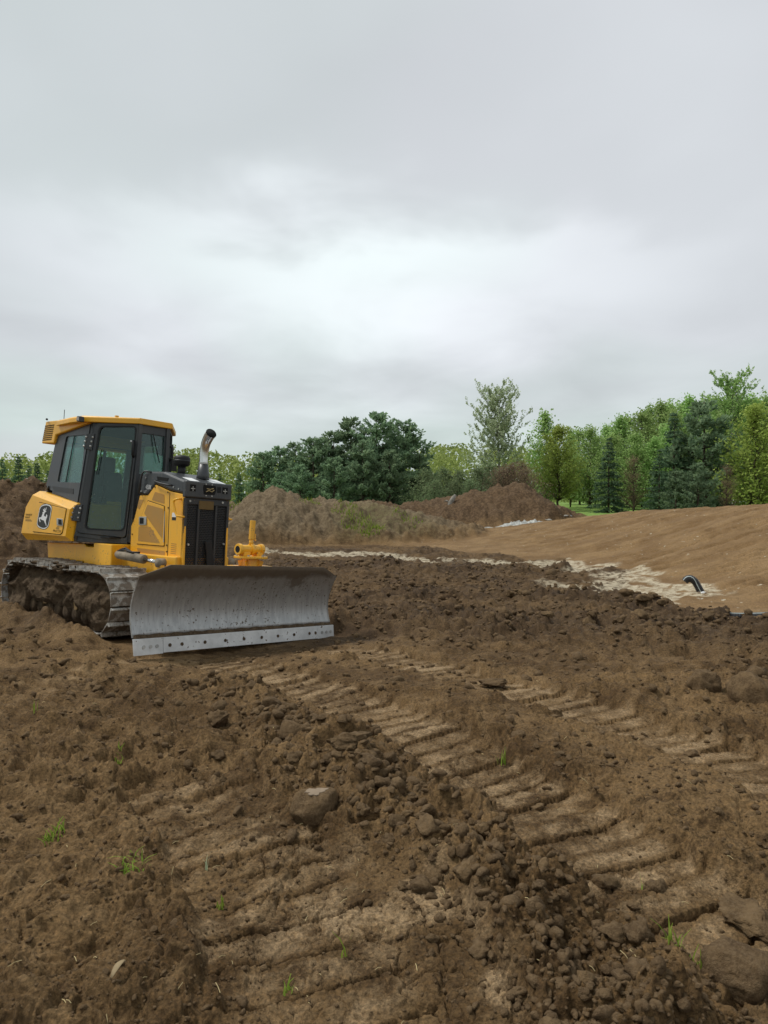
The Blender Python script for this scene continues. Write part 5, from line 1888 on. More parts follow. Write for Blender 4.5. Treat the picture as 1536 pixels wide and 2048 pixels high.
def make_pine(seed, H=8.0, wide=.36, clear=.04, tufts=2300):
    """white pine: whorls of long upswept limbs with plumes of needles, ragged top"""
    rng = np.random.default_rng(seed)
    segs = [(bend((0, 0, -.3), (rng.normal() * .15, rng.normal() * .15, H * .93), rng, 5, .012), [.022 * H, .019 * H, .015 * H, .011 * H, .007 * H, .003 * H])]
    cen, axs = [], []
    nw = int(H * 2.3)
    for w in range(nw):
        f = clear + (1 - clear) * (w + rng.uniform(-.3, .3)) / nw
        f = min(max(f, .02), .985)
        z0 = H * f * .95
        prof = wide * H * (1.0 - f ** 1.6) ** .75 * (.55 + .45 * min(1, f / .18))
        for b in range(rng.integers(5, 8)):
            a = rng.uniform(0, 6.283)
            L = max(.25, prof * rng.uniform(.55, 1.18))
            rise = rng.uniform(.12, .38) * L + .18 * f * L
            e = np.array([math.cos(a) * L, math.sin(a) * L, z0 + rise])
            s = np.array([0, 0, z0])
            mid = s + (e - s) * .5 + np.array([0, 0, -.10 * L])
            r0 = .010 + .010 * L
            segs.append(([tuple(s), tuple(mid), tuple(e)], [r0, r0 * .7, .006]))
            nt = max(3, int(L * 6.5))
            for k in range(nt):
                t = .28 + .72 * (k + rng.uniform(0, 1)) / nt
                p = (1 - t) ** 2 * s + 2 * t * (1 - t) * mid + t * t * e
                sd_ = rng.normal(size=3) * np.array([.22, .22, .10]) * L * .45 * (1.15 - t)
                p = p + sd_
                d = np.array([math.cos(a), math.sin(a), .55]) + rng.normal(size=3) * .35
                cen.append(p)
                axs.append(d / np.linalg.norm(d))
    cen, axs = np.array(cen), np.array(axs)
    V, Q, T = [], [], []
    nv = 0
    per = 7
    C = np.repeat(cen, per, 0)
    A = np.repeat(axs, per, 0)
    n = len(C)
    d = A * 1.0 + rng.normal(size=(n, 3)) * .55
    d /= np.linalg.norm(d, axis=1)[:, None]
    base_t = np.repeat(rng.uniform(0, 1, len(cen)), per)
    C = C + rng.normal(size=(n, 3)) * .07
    L = rng.uniform(.20, .42, n)[:, None]
    sx = rng.normal(size=(n, 3))
    sx -= (sx * d).sum(1)[:, None] * d
    sx /= np.linalg.norm(sx, axis=1)[:, None]
    wd = L * rng.uniform(.16, .30, n)[:, None]
    v = np.stack([C - sx * wd * .3, C + d * L * .55 - sx * wd, C + d * L, C + d * L * .55 + sx * wd], 1)
    q = np.arange(4 * n).reshape(n, 4)
    tt = np.repeat(np.clip(base_t * .7 + rng.uniform(0, .3, n), 0, 1), 4)
    crown = np_mesh('crown', v.reshape(-1, 3), q, MT['leaf_pine'], False, {'tint': ('FLOAT', tt)})
    return branch_mesh('trunk', segs, MT['bark']), crown


def make_spruce(seed, H=6.0, wide=.22, mat='leaf_spruce'):
    """narrow spire with drooping tiers of branches"""
    rng = np.random.default_rng(seed)
    segs = [([(0, 0, -.3), (0, 0, H * .5), (0, 0, H)], [.016 * H, .010 * H, .004])]
    cen, axs = [], []
    nw = int(H * 4.2)
    for w in range(nw):
        f = (w + rng.uniform(0, 1)) / nw
        z0 = H * (.03 + .95 * f)
        prof = wide * H * (1 - f) ** .85 * rng.uniform(.82, 1.12) + .06
        for b in range(9):
            a = rng.uniform(0, 6.283)
            L = prof * rng.uniform(.7, 1.1)
            e = np.array([math.cos(a) * L, math.sin(a) * L, z0 - .22 * L + .25 * f * L])
            s = np.array([0, 0, z0])
            if b < 4:
                segs.append(([tuple(s), tuple((s + e) / 2 + np.array([0, 0, .03])), tuple(e)], [.012, .009, .004]))
            nt = max(2, int(L * 9))
            for k in range(nt):
                t = .15 + .85 * (k + rng.uniform(0, 1)) / nt
                cen.append(s + (e - s) * t + rng.normal(size=3) * np.array([.06, .06, .035]))
                axs.append((math.cos(a), math.sin(a), -.15))
    cen, axs = np.array(cen), np.array(axs)
    per = 4
    C = np.repeat(cen, per, 0)
    n = len(C)
    d = np.repeat(axs, per, 0) + rng.normal(size=(n, 3)) * .45
    d /= np.linalg.norm(d, axis=1)[:, None]
    sx = rng.normal(size=(n, 3)); sx -= (sx * d).sum(1)[:, None] * d; sx /= np.linalg.norm(sx, axis=1)[:, None]
    L = rng.uniform(.10, .24, n)[:, None]
    wd = L * .28
    v = np.stack([C - sx * wd * .4, C + d * L * .5 - sx * wd, C + d * L, C + d * L * .5 + sx * wd], 1)
    tt = np.repeat(rng.uniform(0, 1, n), 4)
    crown = np_mesh('crown', v.reshape(-1, 3), np.arange(4 * n).reshape(n, 4), MT[mat], False, {'tint': ('FLOAT', tt)})
    return branch_mesh('trunk', segs, MT['bark']), crown


def make_broadleaf(seed, H=6.5, mat='leaf_maple', bark='bark', wide=.36, base=.10, leaf=.12, clumps=150, per=46, stems=1, upright=.0, spread=.17, top_pow=1.0):
    """leafy tree: clumps of leaves carried on forking limbs, open between the clumps"""
    rng = np.random.default_rng(seed)
    segs = []
    stems_xy = [(0, 0)] if stems == 1 else [(rng.normal() * .16 * H * .3, rng.normal() * .16 * H * .3) for _ in range(stems)]
    trunks = []
    for (sx, sy) in stems_xy:
        top = (sx * 3.0 + rng.normal() * .02 * H, sy * 3.0 + rng.normal() * .02 * H, H * rng.uniform(.86, .95))
        path = bend((sx * .4, sy * .4, -.3), top, rng, 6, .012)
        r = .015 * H / math.sqrt(stems)
        segs.append((path, [r, r * .85, r * .7, r * .55, r * .4, r * .25, .008]))
        trunks.append(path)
    cen = []
    axs = []
    for c in range(clumps):
        f = rng.uniform(0, 1) ** .85
        z = H * (base + (1 - base) * f)
        prof = wide * H * (math.sin(math.pi * min(1, (.12 + .88 * f) ** .8)) ** .65 if top_pow == 1 else (1 - f) ** .5) * rng.uniform(.35, 1.08)
        a = rng.uniform(0, 6.283)
        tr = trunks[rng.integers(len(trunks))]
        q = np.array([math.cos(a) * prof, math.sin(a) * prof, z])
        zs_ = max(.25 * base * H, z - prof * rng.uniform(.7, 1.3) - upright * H * .12)
        k = min(max(int(zs_ / H * 6.3), 0), 5)
        s = np.array(tr[k]) + (np.array(tr[k + 1]) - np.array(tr[k])) * rng.uniform(0, 1)
        if s[2] < base * H * .6:
            s[2] = base * H * .6
        segs.append((bend(s, q, rng, 3, .05), [.010 + .003 * prof, .010, .007, .003]))
        m = int(per * rng.uniform(.5, 1.4))
        # leaves along the outer part of the limb and in a clump round its end
        t = rng.uniform(.35, 1.08, m)[:, None]
        pp = s + (q - s) * t + rng.normal(size=(m, 3)) * spread * (.5 + .5 * t) * np.array([1, 1, .75 + upright])
        cen.append(pp)
    cen = np.vstack(cen)
    v, q, t = leaf_cards(cen, leaf, rng)
    # slightly yellower towards the top of each tree
    t = np.clip(t * .75 + .25 * np.repeat(cen[:, 2] / H, 4), 0, 1)
    crown = np_mesh('crown', v, q, MT[mat], False, {'tint': ('FLOAT', t)})
    return branch_mesh('trunk', segs, MT[bark]), crown


def make_aspen(seed, H=10.0, mat='leaf_aspen'):
    """tall thin crown of many ascending limbs, sparse leaves set along the twigs"""
    rng = np.random.default_rng(seed)
    segs = [(bend((0, 0, -.3), (.1, 0, H * .97), rng, 6, .010), [.010 * H, .009 * H, .0075 * H, .006 * H, .0045 * H, .003 * H, .006])]
    cen = []
    for b in range(120):
        f = rng.uniform(.06, .97)
        a = rng.uniform(0, 6.283)
        z0 = H * f * .9
        prof = .28 * H * math.sin(math.pi * (.22 + .70 * f)) ** .7 * rng.uniform(.35, 1.05)
        e = np.array([math.cos(a) * prof, math.sin(a) * prof, min(H * 1.0, z0 + prof * rng.uniform(.45, 1.0) + .05 * H * f)])
        s = np.array([0.05 * f, 0, z0])
        path = bend(s, e, rng, 4, .03)
        segs.append((path, [.024 * (1.1 - f) + .010, .016, .012, .008, .004]))
        pa = np.array(path)
        for k in range(11):
            t = rng.uniform(.15, 1.0)
            i = min(int(t * 4), 3)
            p = pa[i] + (pa[i + 1] - pa[i]) * (t * 4 - i)
            tw = np.array([math.cos(a) * .4 + rng.normal() * .5, math.sin(a) * .4 + rng.normal() * .5, 1.0])
            tw = tw / np.linalg.norm(tw) * rng.uniform(.25, .7)
            segs.append(([tuple(p), tuple(p + tw)], [.006, .003]))
            m = rng.integers(9, 19)
            tt = rng.uniform(.1, 1.05, m)[:, None]
            cen.append(p + tw * tt + rng.normal(size=(m, 3)) * .045)
    cen = np.vstack(cen)
    v, q, t = leaf_cards(cen, .118, rng, aspect=.9)
    return branch_mesh('trunk', segs, MT['pale_bark']), np_mesh('crown', v, q, MT[mat], False, {'tint': ('FLOAT', t)})


def place(name, proto, xy, s, label, cat, group=None, rz=None, sz=None, dz=0.0):
    x, y = xy
    root = empty(name, (x, y, float(ground_smooth(x, y)) + dz), random.uniform(0, 6.28) if rz is None else rz)
    root.scale = (s, s, s * (sz or 1))
    tag(root, label, cat, group)
    link('trunk', proto[0], root)
    link('crown', proto[1], root)
    return root


def ground_smooth(x, y):
    return terrain(np.array([float(x)]), np.array([float(y)]), fine=False)[0][0]


def px(x, d):
    """world x of something d metres ahead that stands at picture column x (0..1536)"""
    return (x - 768) / 1420 * d


pines = [make_pine(s, 8.0, w) for s, w in ((1, .40), (2, .36), (3, .44))]
spruces = [make_spruce(11, 6.0, .21), make_spruce(12, 6.0, .27)]
maples = [make_broadleaf(21, 6.5, 'leaf_maple', wide=.33, base=.20, leaf=.17, clumps=230, per=26), make_broadleaf(22, 6.5, 'leaf_maple', wide=.38, base=.06, leaf=.18, clumps=250, per=26)]
greens = [make_broadleaf(31, 8.0, 'leaf_green', wide=.27, base=.10, leaf=.19, clumps=210, per=24, upright=.5), make_broadleaf(32, 8.0, 'leaf_green', wide=.33, base=.08, leaf=.19, clumps=210, per=25)]
aspen_a = make_aspen(41, 10.0)
aspen_b = make_aspen(42, 10.0, 'leaf_green')
shrubs = [make_broadleaf(51, 3.0, 'leaf_shrub', wide=.62, base=.02, leaf=.11, clumps=120, per=46, stems=4), make_broadleaf(52, 3.0, 'leaf_brown', wide=.60, base=.02, leaf=.07, clumps=130, per=24, stems=6)]
thin = make_broadleaf(61, 5.0, 'leaf_brown', wide=.26, base=.12, leaf=.08, clumps=110, per=26)

# white pines behind the middle pile: (column, distance, height)
PL = [(755, 60, 9.0, 0), (700, 61, 8.6, 1), (806, 62, 8.4, 2), (660, 60, 7.2, 2), (628, 58, 6.6, 0), (590, 60, 6.3, 1), (556, 62, 6.0, 2), (528, 60, 5.4, 0), (725, 56, 6.2, 1), (780, 56, 5.4, 2), (838, 60, 5.2, 1), (668, 55, 4.8, 0), (600, 55, 4.2, 2), (560, 56, 3.6, 1)]
PLAB = ['tallest white pine with a broad ragged top behind the middle dirt pile', 'tall white pine joined to the left flank of the tallest pine', 'tall white pine on the right flank of the tallest pine',
        'white pine with a pointed top stepping down from the tall pines', 'mid height white pine at the middle of the pine row', 'mid height white pine beside the shorter end of the pine row',
        'low white pine near the short end of the pine row', 'short white pine ending the pine row beside the bulldozer hood']
for k, (c, d, h, v) in enumerate(PL):
    lab = PLAB[k] if k < len(PLAB) else 'low bushy white pine filling the foot of the pine row behind the dirt pile'
    place('white_pine', pines[v], (px(c, d), d), h / 8.0, lab, 'pine tree', 'white pines behind the middle dirt pile', sz=1.0)

# row of dark spruces behind the left pile, seen past the cab too
for k, (c, d, h) in enumerate([(-30, 52, 3.9), (5, 54, 4.2), (38, 52, 4.4), (58, 50, 3.6), (75, 54, 4.0), (98, 52, 3.3), (120, 54, 3.7), (150, 52, 3.4), (178, 55, 3.6), (215, 54, 3.3), (250, 56, 3.6), (290, 54, 3.2), (330, 56, 3.4), (372, 55, 3.3), (408, 54, 3.4), (440, 54, 3.2), (478, 56, 3.4)]):
    place('spruce_tree', spruces[k % 2], (px(c, d), d), h / 6.0, 'small dark spruce in the row behind the left dirt pile and bulldozer', 'spruce tree', 'dark spruces in the row behind the left pile', sz=1.0)

# tall sparse aspen and the trees round the meadow
place('aspen_tree', aspen_a, (px(995, 58), 58), 1.05, 'tall sparse aspen with pale new leaves standing clear above the brush', 'aspen tree', rz=.4)
place('maple_tree', maples[0], (px(1118, 57), 57), 1.06, 'yellow green maple with dark trunks at the meadow edge', 'maple tree', 'maples in spring leaf')
place('broadleaf_tree', greens[0], (px(1088, 62), 62), 1.06, 'taller pale green tree rising behind the meadow maple', 'tree', 'young broadleaf trees at the wood edge')
place('broadleaf_tree', greens[1], (px(1178, 64), 64), .93, 'light green tree with a thin bare trunk standing in the meadow', 'tree', 'young broadleaf trees at the wood edge')
place('spruce_tree', spruces[1], (px(1217, 52), 52), .92, 'dark pointed spruce beside the meadow', 'spruce tree')
place('russet_shrub', thin, (px(1265, 51), 51), .84, 'thin russet shrub tree between the dark spruce and the green wood', 'shrub')
for k, (c, d, h, v) in enumerate([(1240, 66, 8.4, 0), (1285, 66, 9.0, 1), (1318, 68, 9.9, 0), (1345, 64, 8.8, 1), (1160, 74, 8.0, 1), (1210, 76, 8.4, 0), (1268, 58, 6.4, 1), (1308, 57, 5.8, 0), (1452, 62, 9.6, 0), (1500, 66, 10.4, 1), (1535, 64, 10.0, 0), (1575, 62, 9.6, 1), (1430, 66, 10.2, 1), (1375, 68, 10.4, 0), (1610, 60, 9.0, 0), (1660, 60, 8.8, 1), (1255, 72, 9.2, 1), (1300, 72, 10.0, 0), (1338, 74, 10.8, 1), (1362, 72, 10.2, 0), (1410, 74, 11.2, 1), (1475, 72, 11.0, 1), (1520, 74, 11.0, 0), (1140, 78, 8.2, 0), (1190, 72, 7.2, 1), (1228, 60, 6.4, 1), (1330, 58, 7.0, 1), (1440, 55, 7.4, 0)]):
    place('broadleaf_tree', greens[v], (px(c, d), d), h / 8.0, ('tall' if h > 9.3 else 'shorter') + (' narrow' if v == 0 else ' broad') + ' mid green tree in the dense wood behind the sandy slope', 'tree', ('tall' if h > 9.3 else 'shorter') + (' narrow' if v == 0 else ' broad') + ' trees of the dense wood')
place('aspen_tree', aspen_b, (px(1462, 60), 60), 1.16, 'thin aspen whose bare tips rise highest above the dense wood', 'aspen tree')
place('white_pine', pines[1], (px(1404, 50), 50), 1.04, 'dark white pine with a bare trunk in front of the dense wood', 'pine tree', rz=1.0)
place('spruce_tree', spruces[1], (px(1347, 50), 50), 1.18, 'broad dark spruce beside the white pine over the sandy slope', 'spruce tree')
place('spruce_tree', spruces[1], (px(1318, 48), 48), .72, 'low dark spruce at the foot of the broad dark spruce', 'spruce tree')
place('white_pine', pines[2], (px(1395, 44), 44), .42, 'low spreading young pine at the crest of the sandy slope', 'pine tree', rz=2.0)
place('white_pine', pines[0], (px(1352, 45), 45), .36, 'small young pine beside the low spreading pine', 'pine tree', rz=2.4)
place('maple_tree', maples[1], (px(1512, 47), 47), 1.12, 'broad bright green maple standing above the crest of the sandy slope', 'maple tree', 'maples in spring leaf')
place('maple_tree', maples[0], (px(1590, 48), 48), 1.10, 'second bright green maple beside the broad one over the slope', 'maple tree', 'maples in spring leaf')
place('russet_shrub', thin, (px(1455, 44), 44), .62, 'sparse russet shrub at the foot of the broad maple', 'shrub')
place('maple_tree', maples[0], (px(1140, 66), 66), .80, 'smaller yellow green maple behind the meadow maple', 'maple tree', 'maples in spring leaf')

# brush behind the right pile
for k, (c, d, h, v) in enumerate([(850, 54, 3.4, 0), (885, 53, 3.5, 0), (922, 54, 3.3, 0), (955, 53, 3.5, 0), (980, 55, 3.8, 0), (870, 50, 2.6, 0), (908, 50, 2.5, 0), (942, 50, 2.6, 0)]):
    place('dense_shrub', shrubs[v], (px(c, d), d), h / 3.0, 'dull green dense shrub behind the dark dirt pile', 'shrub', 'dense shrubs behind the dark pile')
for k, (c, d, h) in enumerate([(1000, 51, 3.5), (1028, 51, 3.8), (1055, 52, 3.5), (1015, 54, 3.8), (1042, 54, 4.0)]):
    place('bare_brush', shrubs[1], (px(c, d), d), h / 3.0, 'brown nearly bare brush on the top of the dark dirt pile', 'shrub', 'bare brown brush on the pile')


def far_wood():
    """the wood on the horizon: one mass of spring green crowns"""
    rng = np.random.default_rng(91)
    C, T = [], []
    for k in range(330):
        d = rng.uniform(120, 190)
        x = rng.uniform(-.66, .66) * d
        if x / d > .22 and rng.uniform() < .4:
            continue
        h = rng.uniform(.062, .080) * d * (.92 + .1 * math.sin(x / d * 14)) + .4
        n = 300
        t = rng.uniform(0, 1, n)
        a = rng.uniform(0, 6.283, n)
        r = h * .30 * np.sin(np.pi * np.clip(.12 + .85 * t, 0, 1)) ** .6 * np.sqrt(rng.uniform(.2, 1, n))
        C.append(np.stack([x + r * np.cos(a), d + r * np.sin(a), .5 + h * t], -1))
        T.append(np.clip(rng.uniform(0, 1) * .6 + .4 * rng.uniform(0, 1, n), 0, 1))
    C = np.vstack(C)
    T = np.concatenate(T)
    v, q, _ = leaf_cards(C, .62, rng)
    me = np_mesh('far_wood', v, q, MT['leaf_far'], False, {'tint': ('FLOAT', np.repeat(T, 4))})
    tag(link('far_wood', me), 'distant spring green wood along the horizon', 'wood', kind='stuff')


far_wood()


# ------------------------------------------------------------------ weeds and straw
def blades(n, cx, cy, rad, h, rng, droop=.5, w=.004):
    a = rng.uniform(0, 6.283, n)
    r = rad * np.sqrt(rng.uniform(0, 1, n))
    bx, by = cx + r * np.cos(a), cy + r * np.sin(a)
    bz = ground_z(bx, by)
    L = h * rng.uniform(.5, 1.2, n)
    az = rng.uniform(0, 6.283, n)
    ln = droop * rng.uniform(.3, 1.2, n)
    dx, dy = np.cos(az), np.sin(az)
    V, Q = [], []
    segs = 3
    for k in range(n):
        base = len(V)
        sx, sy = -dy[k] * w, dx[k] * w
        for s in range(segs + 1):
            t = s / segs
            px_, py_ = bx[k] + dx[k] * ln[k] * L[k] * t * t, by[k] + dy[k] * ln[k] * L[k] * t * t
            pz_ = bz[k] - .004 + L[k] * t * (1 - .35 * ln[k] * t)
            g = 1 - .8 * t
            V.append((px_ - sx * g, py_ - sy * g, pz_))
            V.append((px_ + sx * g, py_ + sy * g, pz_))
        for s in range(segs):
            i = base + 2 * s
            Q.append((i, i + 1, i + 3, i + 2))
    return V, Q


def weed(x, y, rad, h, n, seed, label, w=.004, droop=.6, mat='leaf_grass', name='weed_tuft'):
    rng = np.random.default_rng(seed)
    V, Q = blades(n, x, y, rad, h, rng, droop, w)
    V = np.array(V) - np.array([x, y, float(ground_z(x, y)[0])])
    me = np_mesh(name, V, Q, MT[mat], True, {'tint': ('FLOAT', np.repeat(rng.uniform(0, 1, len(V) // 2), 2)[:len(V)])})
    o = link(name, me)
    o.location = (x, y, float(ground_z(x, y)[0]))
    return tag(o, label, 'weed')


weed(1.02, 2.37, .07, .075, 46, 1, 'bright yellow green weed tuft among clods in the windrow', droop=.9)
weed(-1.06, 2.96, .06, .05, 30, 2, 'pale green weed tuft flattened across a track print', droop=1.1)
weed(-1.53, 3.27, .05, .06, 26, 3, 'dark green weed sprouting under a clod edge', w=.007)
weed(-.14, 2.45, .012, .09, 4, 4, 'single pale green stalk on the wiped patch', droop=.5)
weed(-.76, 3.02, .01, .13, 3, 5, 'tall bent straw coloured stalk beside the windrow', droop=.3, mat='leaf_aspen')
weed(.72, 4.28, .03, .11, 12, 6, 'thin upright sprout beside the second track print', droop=.25)
weed(-1.62, 4.3, .035, .05, 12, 7, 'small green sprig on the crumbly ground before the blade', w=.006)
weed(-2.55, 5.15, .03, .09, 8, 8, 'upright pale sprout at the far edge of the crumbly ground', droop=.2)
weed(1.05, 2.85, .008, .09, 3, 9, 'lone thin stalk standing in the near track print', droop=.15)
weed(-.64, 2.75, .015, .04, 8, 10, 'tiny green sprig at the end of a track print', w=.006)
weed(-.32, 2.3, .02, .045, 8, 12, 'tiny yellow flowered sprig beside the dark rut', w=.005)


def straw_bits():
    rng = np.random.default_rng(13)
    n = 150
    y = 1 / rng.uniform(1 / 9., 1 / 1.9, n)
    x = y * rng.uniform(-.58, .5, n)
    z = ground_z(x, y)
    L = rng.uniform(.006, .022, n)
    a = rng.uniform(0, 6.283, n)
    tl = rng.normal(size=n) * .35
    m = MB()
    for k in range(n):
        d = Vector((math.cos(a[k]), math.sin(a[k]), tl[k])) * L[k]
        p = Vector((x[k], y[k], z[k] + .006))
        m.tube([p - d, p + Vector((0, 0, .004)), p + d], .0009 + .0002 * y[k], 4)
    tag(m.build('straw_bits', MT['straw']), 'bits of pale straw strewn over the bare soil', 'straw', kind='stuff')


straw_bits()


def husk(x, y, L, rz, label):
    m = MB()
    for s in (0,):
        pts = []
        for k in range(6):
            t = k / 5
            pts.append((L * t, s * .010 + .012 * s * math.sin(math.pi * t), .012 * math.sin(math.pi * t) + .004 * s))
        V = []
        for (a, b, c) in pts:
            w = .009 * math.sin(math.pi * min(.98, .1 + .85 * a / L)) + .001
            V += [(a, b - w, c + .003), (a, b, c), (a, b + w, c + .003)]
        F = []
        for k in range(5):
            for j in range(2):
                i = 3 * k + j
                F.append((i, i + 1, i + 4, i + 3))
        m.add(V, F)
    o = m.build('corn_husk', MT['husk'], smooth=True)
    o.location = (x, y, float(ground_z(x, y)[0]) + .012)
    o.rotation_euler = (0, -.1, rz)
    sol = o.modifiers.new('thickness', 'SOLIDIFY')
    sol.thickness = .0015
    return tag(o, label, 'husk')


husk(-.845, 2.17, .075, 1.35, 'dry pale corn husk lying in the near soil')
# husk(-.60, 3.10, .055, 2.5, 'thin dry husk strip at the top of the near track print')
# husk(-.90, 2.45, .045, -.6, 'small curled dry husk by the near track print')


def pile_weeds():
    rng = np.random.default_rng(17)
    V, Q = [], []
    for (cx, cy, rad, n) in ((-1.05, 29.0, .7, 150), (-1.7, 29.9, .6, 80), (-.45, 28.3, .5, 110), (-3.2, 30.4, .5, 40), (1.0, 30.0, .7, 60), (-7.4, 31.0, 1.5, 160)):
        v, q = blades(n, cx, cy, rad, .20, rng, .6, .02)
        b = len(V)
        V += v
        Q += [tuple(i + b for i in f) for f in q]
    me = np_mesh('pile_grass', V, Q, MT['leaf_grass'], True, {'tint': ('FLOAT', rng.uniform(0, 1, len(V)))})
    tag(link('pile_grass', me), 'patches of bright grass sprouting on the middle dirt pile', 'grass', kind='stuff')


pile_weeds()


# ------------------------------------------------------------------ drain pipes, plastic and rubble
def corrugated(name, path, r, label, stripe_dir, cap_open=True):
    """ribbed drain pipe following a path, with a pale stripe along it"""
    P = [Vector(p) for p in path]
    # resample
    pts = []
    for k in range(len(P) - 1):
        p0, p1, p2, p3 = P[max(k - 1, 0)], P[k], P[k + 1], P[min(k + 2, len(P) - 1)]
        n = max(2, int((p2 - p1).length / .0065))
        for i in range(n):
            t = i / n
            pts.append(.5 * ((2 * p1) + (-p0 + p2) * t + (2 * p0 - 5 * p1 + 4 * p2 - p3) * t * t + (-p0 + 3 * p1 - 3 * p2 + p3) * t ** 3))
    pts.append(P[-1])
    rad = [r * (1.0 if (i // 2) % 2 else .90) for i in range(len(pts))]
    m = MB().tube(pts, rad, 16, cap=False)
    m.tube(list(reversed(pts)), [q * .86 for q in reversed(rad)], 16, cap=False)
    o = m.build(name, MT['pipe_black'], smooth=False)
    c = P[0]
    sm_ = MB()
    V, F = [], []
    for i in range(0, len(pts), 2):
        d = (pts[min(i + 1, len(pts) - 1)] - pts[max(i - 1, 0)]).normalized()
        u = Vector(stripe_dir)
        u = (u - d * u.dot(d)).normalized()
        s = d.cross(u)
        b = len(V)
        for a in (-.07, .07):
            V.append(pts[i] + (u * math.cos(a) + s * math.sin(a)) * (r * 1.01))
        for a in (.07, -.07):
            V.append(pts[i] + (u * math.cos(a) + s * math.sin(a)) * (r * 1.025))
        if b:
            for q in range(4):
                F.append((b - 4 + q, b - 4 + (q + 1) % 4, b + (q + 1) % 4, b + q))
    sm_.add(V, F).build('pipe_stripe', MT['pipe_stripe'], o)
    return tag(o, label, 'pipe')


d1 = 13.0
gz = lambda x, y: float(ground_z(x, y)[0])
bx0, by0 = px(1404, 13.0), 13.0
zb = gz(bx0, by0)
corrugated('drain_pipe', [(bx0 - .26, by0 + .10, zb + .17), (bx0 - .22, by0 + .09, zb + .215), (bx0 - .16, by0 + .07, zb + .225), (bx0 - .09, by0 + .05, zb + .165), (bx0 - .02, by0 + .02, zb + .03), (bx0 + .03, by0, zb - .09)], .068,
           'short black ribbed drain pipe arching out of the sandy slope', (-.55, -.6, .6))
pth = []
for k, (c, d) in enumerate([(1425, 9.75), (1455, 9.70), (1490, 9.62), (1540, 9.62), (1600, 9.75), (1680, 9.9)]):
    x = px(c, d)
    pth.append((x, d, -.035 + .010 * k))
corrugated('drain_pipe', pth, .052, 'long black ribbed drain pipe lying on the sand beyond the dark soil ridge', (0, -.5, .85))
for k, (c, d, s) in enumerate([(1409, 12.8, .06), (1400, 12.75, .035), (1413, 12.7, .03)]):
    v, f = clod_verts(2, 950 + k, .6, .3)
    o = link('pale_stone', np_mesh('pale_stone', v * s, f, MT['decal_white'] if k == 0 else MT['pale_soil'], True))
    x = px(c, d)
    o.location = (x, d, gz(x, d) + .01)
    tag(o, ('larger ' if k == 0 else 'small ') + 'pale stone at the mouth of the arching drain pipe', 'stone', None if k == 0 else 'small pale stones at the pipe')


def sheet(x, y, w, d, h, seed, label, mat='plastic_sheet', rz=0.0):
    """crumpled plastic lying on the soil"""
    n, m_ = 46, 16
    u, v = np.meshgrid(np.linspace(-1, 1, n), np.linspace(-1, 1, m_), indexing='ij')
    edge = np.clip(1 - np.maximum(np.abs(u) ** 3, np.abs(v) ** 3), 0, 1)
    xx = x + (u * math.cos(rz) * w - v * math.sin(rz) * d) * (1 + .18 * noise(u * 2 + seed, v * 2, seed))
    yy = y + (u * math.sin(rz) * w + v * math.cos(rz) * d) * (1 + .25 * noise(u * 2, v * 2 + seed, seed + 1))
    zz = np.array([0.]) + terrain(xx.ravel(), yy.ravel(), fine=False)[0].reshape(xx.shape)
    zz = zz + .03 + h * edge * np.clip(.35 + .9 * np.abs(noise(u * 3 + seed, v * 1.5, seed + 2)) + .5 * np.abs(noise(u * 8, v * 4, seed + 3)), 0, 2)
    V = np.stack([xx, yy, zz], -1).reshape(-1, 3)
    i, j = np.meshgrid(np.arange(n - 1), np.arange(m_ - 1), indexing='ij')
    i, j = i.ravel(), j.ravel()
    q = np.stack([i * m_ + j, (i + 1) * m_ + j, (i + 1) * m_ + j + 1, i * m_ + j + 1], -1)
    o = link('plastic_sheet', np_mesh('plastic_sheet', V, q, MT[mat], False))
    s = o.modifiers.new('thickness', 'SOLIDIFY')
    s.thickness = .01
    return tag(o, label, 'plastic sheet')


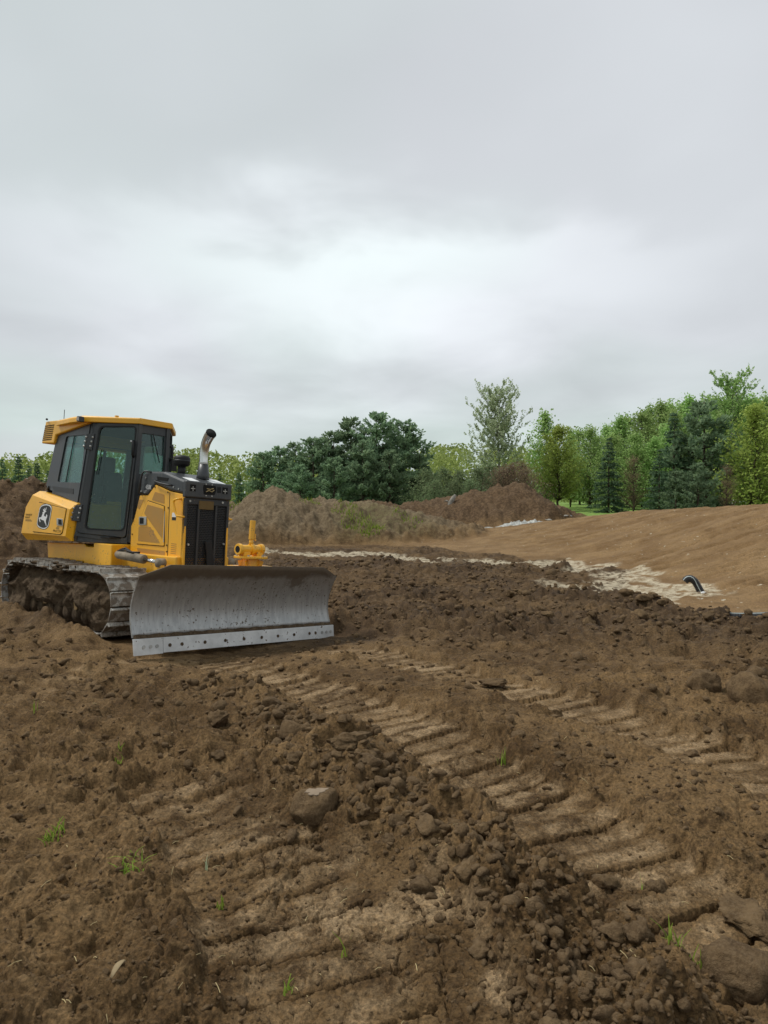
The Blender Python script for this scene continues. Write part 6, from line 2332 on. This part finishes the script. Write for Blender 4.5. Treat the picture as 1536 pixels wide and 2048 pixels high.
sheet(px(1042, 37.5), 37.5, 1.15, .75, .26, 1, 'crumpled grey white plastic sheet at the foot of the dark pile', rz=.25)
sheet(px(1066, 38.6), 38.6, .62, .5, .20, 2, 'smaller pale plastic fold trailing from the big crumpled sheet', mat='pale_soil', rz=.3)
RB = [(975, 36.6, .16), (983, 36.5, .10), (996, 36.8, .13), (1007, 36.9, .11), (1030, 37.0, .18), (1098, 39.5, .22), (1107, 39.6, .14), (1118, 40.5, .10), (1132, 41, .16), (1140, 41.3, .14), (1172, 42, .14)]
for k, (c, d, s) in enumerate(RB):
    v, f = clod_verts(2, 970 + k, .55, .3)
    o = link('rubble_piece', np_mesh('rubble_piece', v * s * np.array([1.3, 1, .9]), f, MT['grey_rubble'] if k % 3 else MT['plastic_sheet'], False))
    x = px(c, d)
    o.location = (x, d, float(ground_smooth(x, d)) + s * .3)
    tag(o, 'pale broken rubble piece strewn along the edge of the sandy slope', 'rubble', 'pale rubble along the slope edge')
# stump of wood on the dark pile
x, y = px(897, 42.2), 42.2
z = gz(x, y)
st_o = MB().tube([(0, 0, -.3), (.12, 0, .1), (.30, .05, .42), (.42, .05, .60)], [.14, .15, .13, .07], 9).build('tree_stump', MT['pale_bark'], smooth=True)
MB().tube([(.12, 0, .1), (-.12, .1, .25), (-.25, .1, .2)], [.07, .05, .02], 7).build('root', MT['pale_bark'], st_o, smooth=True)
st_o.location = (x, y, z)
tag(st_o, 'weathered stump leaning out of the dark dirt pile', 'tree stump')

# pale building glimpsed under the maple
hx, hy = px(1497, 95), 95
hz = float(ground_smooth(hx, hy))
bld = MB().box(-2.2, 2.2, -1.5, 1.5, 0, 2.3).build('wall', MT['white_paint'])
shed = empty('garden_shed', (hx, hy, hz))
bld.parent = shed
MB().prism([(-2.5, -1.8, 2.3), (2.5, -1.8, 2.3), (2.5, 0, 3.2), (-2.5, 0, 3.2)], (0, 0, .12)).prism([(-2.5, 1.8, 2.3), (2.5, 1.8, 2.3), (2.5, 0, 3.2), (-2.5, 0, 3.2)], (0, 0, .12)).build('roof', MT['grey_rubble'], shed)
tag(shed, 'small pale shed glimpsed through the trunks under the broad maple', 'shed')
